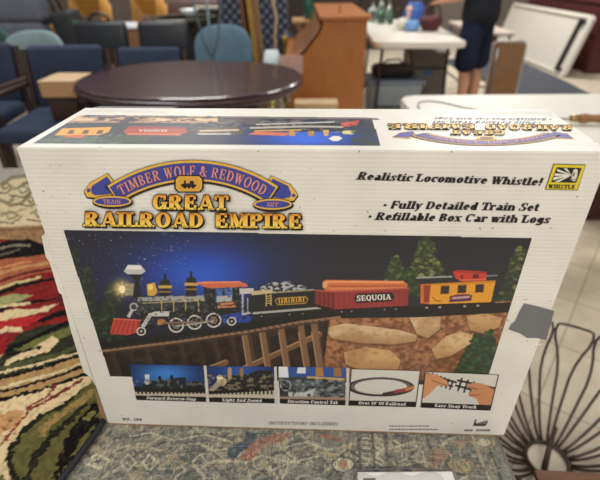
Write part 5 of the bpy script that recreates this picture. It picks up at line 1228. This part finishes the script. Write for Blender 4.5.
def shelf_stand():
    t = thing('plant_stand', 'light wood crossed leg stand behind the roll top desk end', 'stand', (.17, 4.93, 0))
    bm = new(); box(bm, (0, 0, .825), (.46, .34, .025), .005); obj('stand_top', bm, PINE, t)
    for y in (-.13, .13):
        bm = new(); box(bm, (0, y, .405), (.04, .02, .90), .004, rot=E(0, .42, 0)); obj('crossed_leg', bm, PINE, t)
        bm = new(); box(bm, (0, y+.021, .405), (.04, .02, .90), .004, rot=E(0, -.42, 0)); obj('crossed_leg', bm, PINE, t)
    bm = new(); lathe(bm, [(.035, 0), (.045, .01), (.048, .14), (.03, .19), (.014, .23), (.013, .30), (.017, .305)], 20, Matrix.Translation((.10, 4.90, .838))); tag(obj('bottle', bm, mat('green_glazed_glass', (36, 88, 72), .12), None, True), 'tall dark green bottle standing on the crossed leg stand', 'bottle')
shelf_stand()
t = thing('table_lamp', 'small lamp with pale shade on the floor left of the roll top desk', 'lamp', (-.225, 4.05, 0))
bm = new(); lathe(bm, [(.09, 0), (.08, .02), (.015, .04), (.012, .52)], 20); obj('lamp_base', bm, MATS['yellow_brass'], t, True)
bm = new(); lathe(bm, [(.10, .49), (.055, .68), (.05, .68), (.095, .49)], 24); obj('lamp_shade', bm, mat('pale_shade', (206, 218, 218), .7), t, True)

# --- far folding table with its goods
folding_table('white folding table holding glass bottles and pottery beside the person', (1.055, 4.92, 0), PI/2-.06, 1.86, .76, leg=DARKM)
GLASSC = glass('clear_bottle_glass', (214, 228, 226)); GLASSG = glass('green_bottle_glass', (96, 150, 128))
bot = [(.83, 5.62, .050, .20, GLASSC, 'clear wide glass bottle at the back left corner of the far table'), (.93, 5.66, .036, .26, GLASSC, 'tall clear glass bottle at the back of the far table'), (.90, 5.42, .040, .17, GLASSG, 'short green glass bottle at the left edge of the far table'),
       (1.00, 5.55, .032, .22, GLASSC, 'slim clear glass bottle right of the wide one on the far table'), (.99, 5.36, .028, .15, GLASSG, 'smallest green glass bottle in front on the far table')]
for x, y, r, h, m, lb in bot:
    bm = new(); lathe(bm, [(r*.9, 0), (r, .008), (r, h*.55), (r*.8, h*.68), (r*.35, h*.8), (r*.35, h*.97), (r*.45, h)], 18, Matrix.Translation((x, y, .74))); tag(obj('bottle', bm, m, None, True), lb, 'bottle', 'glass bottles on the far table')
def pottery():
    t = thing('figurine', 'white ceramic duck figurine with pale pink head on the far table', 'figurine', (1.02, 4.86, .74), .3)
    W = mat('cream_glaze', (226, 220, 200), .2)
    bm = new(); bmesh.ops.create_uvsphere(bm, u_segments=18, v_segments=12, radius=1, matrix=Matrix.Translation((0, 0, .055)) @ Matrix.Diagonal((.075, .05, .055, 1))); obj('body', bm, W, t, True)
    bm = new(); tube(bm, [(.04, 0, .08), (.055, 0, .13), (.05, 0, .17)], [.024, .018, .02], n=12); bmesh.ops.create_uvsphere(bm, u_segments=14, v_segments=10, radius=.03, matrix=Matrix.Translation((.052, 0, .18))); obj('head', bm, mat('pink_glaze', (232, 190, 176), .25), t, True)
    bm = new(); lathe(bm, [(.012, 0), (.008, .02), (.002, .03)], 10, Matrix.Translation((.076, 0, .18)) @ Matrix.Rotation(PI/2, 4, 'Y')); obj('beak', bm, mat('orange_glaze', (206, 120, 60), .3), t, True)
    bm = new(); lathe(bm, [(.04, 0), (.06, .01), (.07, .05), (.06, .075), (.055, .09), (.05, .088), (.05, .02)], 22, Matrix.Translation((1.085, 4.74, .74))); tag(obj('pot', bm, mat('sky_blue_glaze', (106, 152, 206), .2), None, True), 'small sky blue glazed pot in front on the far table', 'pot')
    t = thing('basket', 'maroon basket with arched handle on the far table', 'basket', (1.275, 4.80, .74), .5); M = mat('maroon_wicker', (100, 44, 50), .6, bump=.6, bscale=120)
    bm = new(); lathe(bm, [(.06, 0), (.08, .02), (.105, .09), (.11, .11), (.10, .108), (.075, .03), (.05, .02)], 24, sx=1.15); obj('basket_body', bm, M, t, True)
    bm = new(); tube(bm, [(-.115, 0, .10), (-.10, 0, .18), (-.04, 0, .235), (.04, 0, .235), (.10, 0, .18), (.115, 0, .10)], .008); obj('handle', bm, M, t, True)
    bm = new(); lathe(bm, [(.05, 0), (.09, .02), (.11, .10), (.10, .17), (.07, .20), (.075, .22), (.065, .22)], 24, Matrix.Translation((1.20, 5.20, .74))); tag(obj('vase', bm, mat('cobalt_glaze', (66, 106, 186), .2), None, True), 'round cobalt blue vase behind the pottery on the far table', 'vase')
    bm = new(); lathe(bm, [(.035, 0), (.05, .01), (.06, .06), (.045, .09), (.05, .10), (.042, .10)], 20, Matrix.Translation((1.375, 5.10, .74))); tag(obj('jar', bm, mat('russet_glaze', (150, 70, 44), .25), None, True), 'squat russet jar at the right edge of the far table', 'jar')
pottery()
# --- bins under the far table
def bin_(label, loc, s, m, ml, rz=0.0):
    t = thing('storage_bin', label, 'storage bin', loc, rz); w, d, h = s
    bm = new(); b = [(-w/2+.03, -d/2+.03), (w/2-.03, -d/2+.03), (w/2-.03, d/2-.03), (-w/2+.03, d/2-.03)]; tp = [(-w/2, -d/2), (w/2, -d/2), (w/2, d/2), (-w/2, d/2)]
    A = [bm.verts.new((x, y, 0)) for x, y in b]; B = [bm.verts.new((x, y, h)) for x, y in tp]; bm.faces.new(A[::-1]); bm.faces.new(B)
    for i in range(4): bm.faces.new((A[i], A[(i+1) % 4], B[(i+1) % 4], B[i]))
    bmesh.ops.bevel(bm, geom=list(bm.edges), offset=.02, segments=3, affect='EDGES'); obj('tub', bm, m, t)
    bm = new(); box(bm, (0, 0, h-.012), (w+.03, d+.03, .045), .012, 3); obj('bin_lid', bm, ml, t)
    for sx in (-1, 1): bm = new(); box(bm, (sx*(w/2+.012), 0, h-.05), (.03, .12, .05), .008); obj('latch', bm, ml, t)
    return t
bin_('pale blue grey plastic storage bin under the far folding table', (.90, 4.47, 0), (.50, .36, .37), mat('frosted_blue_plastic', (150, 164, 176), .4, var=.05), mat('blue_grey_lid', (118, 136, 156), .4, var=.05))
t = thing('tote_bag', 'slumped black bag lying on the storage bin lid', 'bag', (.88, 4.47, .3805)); bm = new(); cushion(bm, (0, 0, .055), (.38, .24, .11), .05); obj('bag_body', bm, MATS['black_nylon'], t, True); bm = new(); tube(bm, [(-.12, -.06, .10), (-.08, -.10, .16), (.04, -.10, .17), (.10, -.05, .10)], .009); obj('strap', bm, MATS['black_nylon'], t, True)
t = thing('filing_box', 'grey filing box with blue sticker on the floor behind the person', 'box', (1.30, 4.95, 0)); bm = new(); box(bm, (0, 0, .26), (.36, .42, .52), .012); obj('box_body', bm, mat('grey_file_box', (126, 122, 116), .6), t); bm = new(); box(bm, (0, -.2125, .36), (.10, .006, .06), .002); o = obj('sticker', bm, mat('blue_sticker', (66, 106, 150), .5), t); o['label'] = 'blue sticker'; bm = new(); box(bm, (0, 0, .535), (.38, .44, .035), .01); obj('box_lid', bm, MATS['grey_file_box'], t)

# --- right background: small table, brown panel, mat, leaning folding table, maroon cabinets
def tube_table():
    t = thing('work_table', 'small pale topped table with grey tube legs right of the person', 'table', (1.86, 5.12, 0), -.03)
    bm = new(); box(bm, (0, 0, .725), (.36, 1.05, .03), .008); obj('table_top', bm, mat('pale_pink_laminate', (206, 186, 174), .4), t)
    for sx in (-1, 1):
        for sy in (-1, 1): bm = new(); tube(bm, [(sx*.15, sy*.48, .71), (sx*.15, sy*.48, 0)], .014); obj('leg', bm, GREYM, t, True)
    for sx in (-1, 1): bm = new(); tube(bm, [(sx*.15, -.48, .22), (sx*.15, .48, .22)], .010); obj('stretcher', bm, GREYM, t, True)
    bm = new(); tube(bm, [(-.15, -.48, .24), (.15, -.48, .24)], .010); obj('stretcher', bm, GREYM, t, True)
tube_table()
t = thing('card_table', 'folded brown card table with grey metal rim leaning on the pale table', 'table', (1.935, 4.42, 0), -.08)
R = E(-.06, 0, 0); bm = new(); prism(bm, rrect(.28, .66, .04, 5, 0, .34), .02, Matrix(((1, 0, 0, 0), (0, 0, 1, 0), (0, 1, 0, 0), (0, 0, 0, 1)))); bm.transform(R); obj('table_panel', bm, mat('brown_hardboard', (122, 88, 58), .6, var=.12), t)
bm = new(); tube(bm, [(x, .01, z) for x, z in rrect(.29, .67, .045, 5, 0, .348)], .011, closed=True); bm.transform(R); obj('metal_rim', bm, mat('bright_rim', (186, 180, 172), .35, .5), t, True)
bm = new(); tube(bm, [(-.11, -.018, .06), (-.11, -.018, .62)], .010); bm.transform(R); obj('folded_leg', bm, GREYM, t, True)
bm = new(); prism(bm, [(2.45, 5.08), (3.32, 5.08), (3.40, 6.10), (3.42, 7.6), (2.2, 7.6)], .010, Matrix.Identity(4)); tag(obj('floor_mat', bm, mat('slate_mat', (70, 73, 82), .9, bump=.3, bscale=200)), 'flat slate blue mat on the floor before the leaning table', 'mat')
def leaning_table():
    t = thing('leaning_table', 'long white folding table standing on its edge with folded grey legs, leaning at the right', 'table', (3.455, 6.17, 0), 0)
    L, H = 2.43, .76; R = Matrix.Translation((0, 0, .0)) @ E(0, .245, 0); M = R @ Matrix(((0, 0, -1, .0), (1, 0, 0, 0), (0, 1, 0, 0), (0, 0, 0, 1)))
    # panel lies in the y-z plane, standing on its long edge, its underside turned to the left
    bm = new(); prism(bm, rrect(L, H, .07, 6, L/2, H/2), -.045, M); bmesh.ops.bevel(bm, geom=[e for e in bm.edges if e.calc_face_angle(0) > 1.2], offset=.008, segments=2, affect='EDGES'); obj('table_top', bm, PLASTIC, t)
    def put(c, s, nm, m, r=.004): b = new(); box(b, (0, 0, 0), s, r); b.transform(R @ Matrix.Translation(c)); return obj(nm, b, m, t)
    put((-.012, L/2, .012+.03), (.022, L-.2, .02), 'skirt_rail', PLASTIC); put((-.012, L/2, H-.04), (.022, L-.2, .02), 'skirt_rail', PLASTIC)
    for y in (.17,):
        put((-.030, y, H/2), (.05, .045, H-.12), 'folded_leg', DARKM, .012); put((-.024, y-.03, .09), (.045, .12, .03), 'leg_brace', DARKM); put((-.024, y-.03, H-.09), (.045, .12, .03), 'leg_brace', DARKM)
leaning_table()
MAROON = mat('maroon_cabinet_wood', (84, 38, 36), .35, stretch=(12, 12, 1), var=.2)
dresser('cabinet', 'maroon wooden cabinet behind the leaning white table', (4.30, 7.5, 0), (2.2, .80, .84), MAROON, 2, rz=-PI/2, cat='cabinet')
dresser('ottoman', 'low maroon chest under the far edge of the near white table', (2.02, 2.62, 0), (.74, .62, .50), mat('maroon_leather', (84, 40, 38), .4), 1, cat='chest')

# ================================================================== the person beside the far table
def skinned(name, verts, edges, radii, m, parent, sub=2, root=0, smooth=True):
    me = bpy.data.meshes.new(name); me.from_pydata(verts, edges, []); me.materials.append(m)
    o = bpy.data.objects.new(name, me); C.objects.link(o); o.parent = parent
    md = o.modifiers.new('skin', 'SKIN'); md.use_smooth_shade = True; md.branch_smoothing = .6
    if not me.skin_vertices: return o
    for i, r in enumerate(radii):
        s = me.skin_vertices[0].data[i]; s.radius = r if isinstance(r, tuple) else (r, r); s.use_root = (i == root)
    if sub: sd = o.modifiers.new('sub', 'SUBSURF'); sd.levels = sub; sd.render_levels = sub
    return o
def person():
    SK = mat('skin', (196, 148, 118), .55, var=.05); TEE = mat('black_tee_cotton', (34, 36, 42), .9, bump=.2, bscale=60, spec=.15); SHORT = mat('navy_shorts_cotton', (30, 36, 54), .9, bump=.2, bscale=60, spec=.15)
    t = thing('person', 'person in black t-shirt and navy shorts standing at the far folding table', 'person', (1.60, 4.42, 0), .75)
    # local: faces +y, x to the side
    V = []; Ed = []; Rd = []
    def v(p, r): V.append(p); Rd.append(r); return len(V)-1
    def chain(a, items):
        for p, r in items: b = v(p, r); Ed.append((a, b)); a = b
        return a
    pel = v((0, 0, .93), (.155, .115)); che = chain(pel, [((0, -.005, 1.08), (.145, .105)), ((0, -.01, 1.22), (.16, .115)), ((0, -.01, 1.36), (.165, .11))])
    neck = chain(che, [((0, -.005, 1.46), (.07, .065)), ((0, .01, 1.53), (.055, .058)), ((0, .025, 1.62), (.078, .095)), ((0, .02, 1.70), (.076, .094)), ((0, .01, 1.755), (.045, .055))])
    hands = []
    for s in (-1, 1):
        w = chain(che, [((s*.17, -.01, 1.40), .065), ((s*.215, -.01, 1.26), .050), ((s*.225, .0, 1.12), .043), ((s*.20, .10, 1.06), .038), ((s*.17, .21, 1.02), .028), ((s*.165, .25, 1.015), (.022, .03))])
        palm = chain(w, [((s*.165, .30, 1.005), (.018, .038))]); hands.append((s, palm))
        for k in range(4):
            x = s*(.165)+(k-1.5)*.019; L = (.055, .066, .062, .048)[k]
            chain(palm, [((x, .335, 1.0), .0095), ((x, .335+L*.55, .992), .0088), ((x, .335+L*.9, .972), .0078)])
        chain(palm, [((s*.165-s*.035, .285, 1.0), .011), ((s*.165-s*.052, .315, .992), .0095), ((s*.165-s*.05, .34, .984), .008)])
        chain(pel, [((s*.095, 0, .86), (.092, .10)), ((s*.10, .0, .68), (.075, .082)), ((s*.105, .01, .50), (.056, .062)), ((s*.108, -.015, .34), (.055, .062)), ((s*.11, -.01, .16), (.038, .042)), ((s*.11, -.005, .09), (.036, .044)), ((s*.115, .05, .05), (.04, .035)), ((s*.12, .13, .035), (.036, .022))])
    skinned('body', V, Ed, Rd, SK, t, 2, pel)
    # face
    def ball(nm, c, r, sc, m):
        bm = new(); bmesh.ops.create_uvsphere(bm, u_segments=16, v_segments=10, radius=r, matrix=Matrix.Translation(c) @ Matrix.Diagonal(sc+(1,))); return obj(nm, bm, m, t, True)
    for s in (-1, 1):
        ball('eye', (s*.031, .108, 1.655), .012, (1, .6, .8), mat('eye_white', (226, 222, 216), .3)); ball('ear', (s*.080, .015, 1.645), .028, (.35, .7, 1.1), SK)
    bm = new(); tube(bm, [(0, .112, 1.66), (0, .128, 1.635), (0, .130, 1.622)], [.009, .013, .012], n=10); obj('nose', bm, SK, t, True)
    bm = new(); tube(bm, [(-.024, .108, 1.590), (0, .115, 1.588), (.024, .108, 1.590)], [.004, .006, .004], n=8); obj('mouth', bm, mat('lips', (150, 84, 76), .5), t, True)
    bm = new(); bmesh.ops.create_uvsphere(bm, u_segments=24, v_segments=16, radius=1, matrix=Matrix.Translation((0, .0, 1.70)) @ Matrix.Diagonal((.092, .115, .105, 1)))
    bmesh.ops.delete(bm, geom=[q for q in bm.verts if q.co.z < 1.64 or (q.co.y > .05 and q.co.z < 1.715)], context='VERTS'); obj('hair', bm, mat('brown_hair', (52, 38, 30), .7, bump=.4, bscale=90), t, True)
    # clothes
    V = [(0, -.005, .79), (0, -.005, .96), (0, -.008, 1.12), (0, -.01, 1.25), (0, -.01, 1.37), (0, -.005, 1.445)]; Rd = [(.215, .175), (.205, .162), (.185, .14), (.182, .135), (.175, .125), (.085, .08)]; Ed = [(i, i+1) for i in range(5)]
    for s in (-1, 1): k = len(V); V += [(s*.18, -.01, 1.405), (s*.222, -.01, 1.27), (s*.232, -.006, 1.18)]; Rd += [.078, .068, .066]; Ed += [(4, k), (k, k+1), (k+1, k+2)]
    skinned('t_shirt', V, Ed, Rd, TEE, t, 2, 0)
    V = [(0, 0, 1.04), (0, 0, .88)]; Rd = [(.165, .125), (.182, .138)]; Ed = [(0, 1)]
    for s in (-1, 1): k = len(V); V += [(s*.10, 0, .76), (s*.11, .0, .58), (s*.118, .004, .42)]; Rd += [(.110, .120), (.108, .116), (.112, .118)]; Ed += [(1, k), (k, k+1), (k+1, k+2)]
    o = skinned('shorts', V, Ed, Rd, SHORT, t, 2, 0)
    for s in (-1, 1):
        bm = new(); box(bm, (s*.115, .055, .045), (.10, .28, .075), .034, 3); box(bm, (s*.115, .055, .012), (.105, .29, .024), .008); obj('shoe', bm, mat('grey_sneaker', (90, 90, 94), .7), t, True)
person()
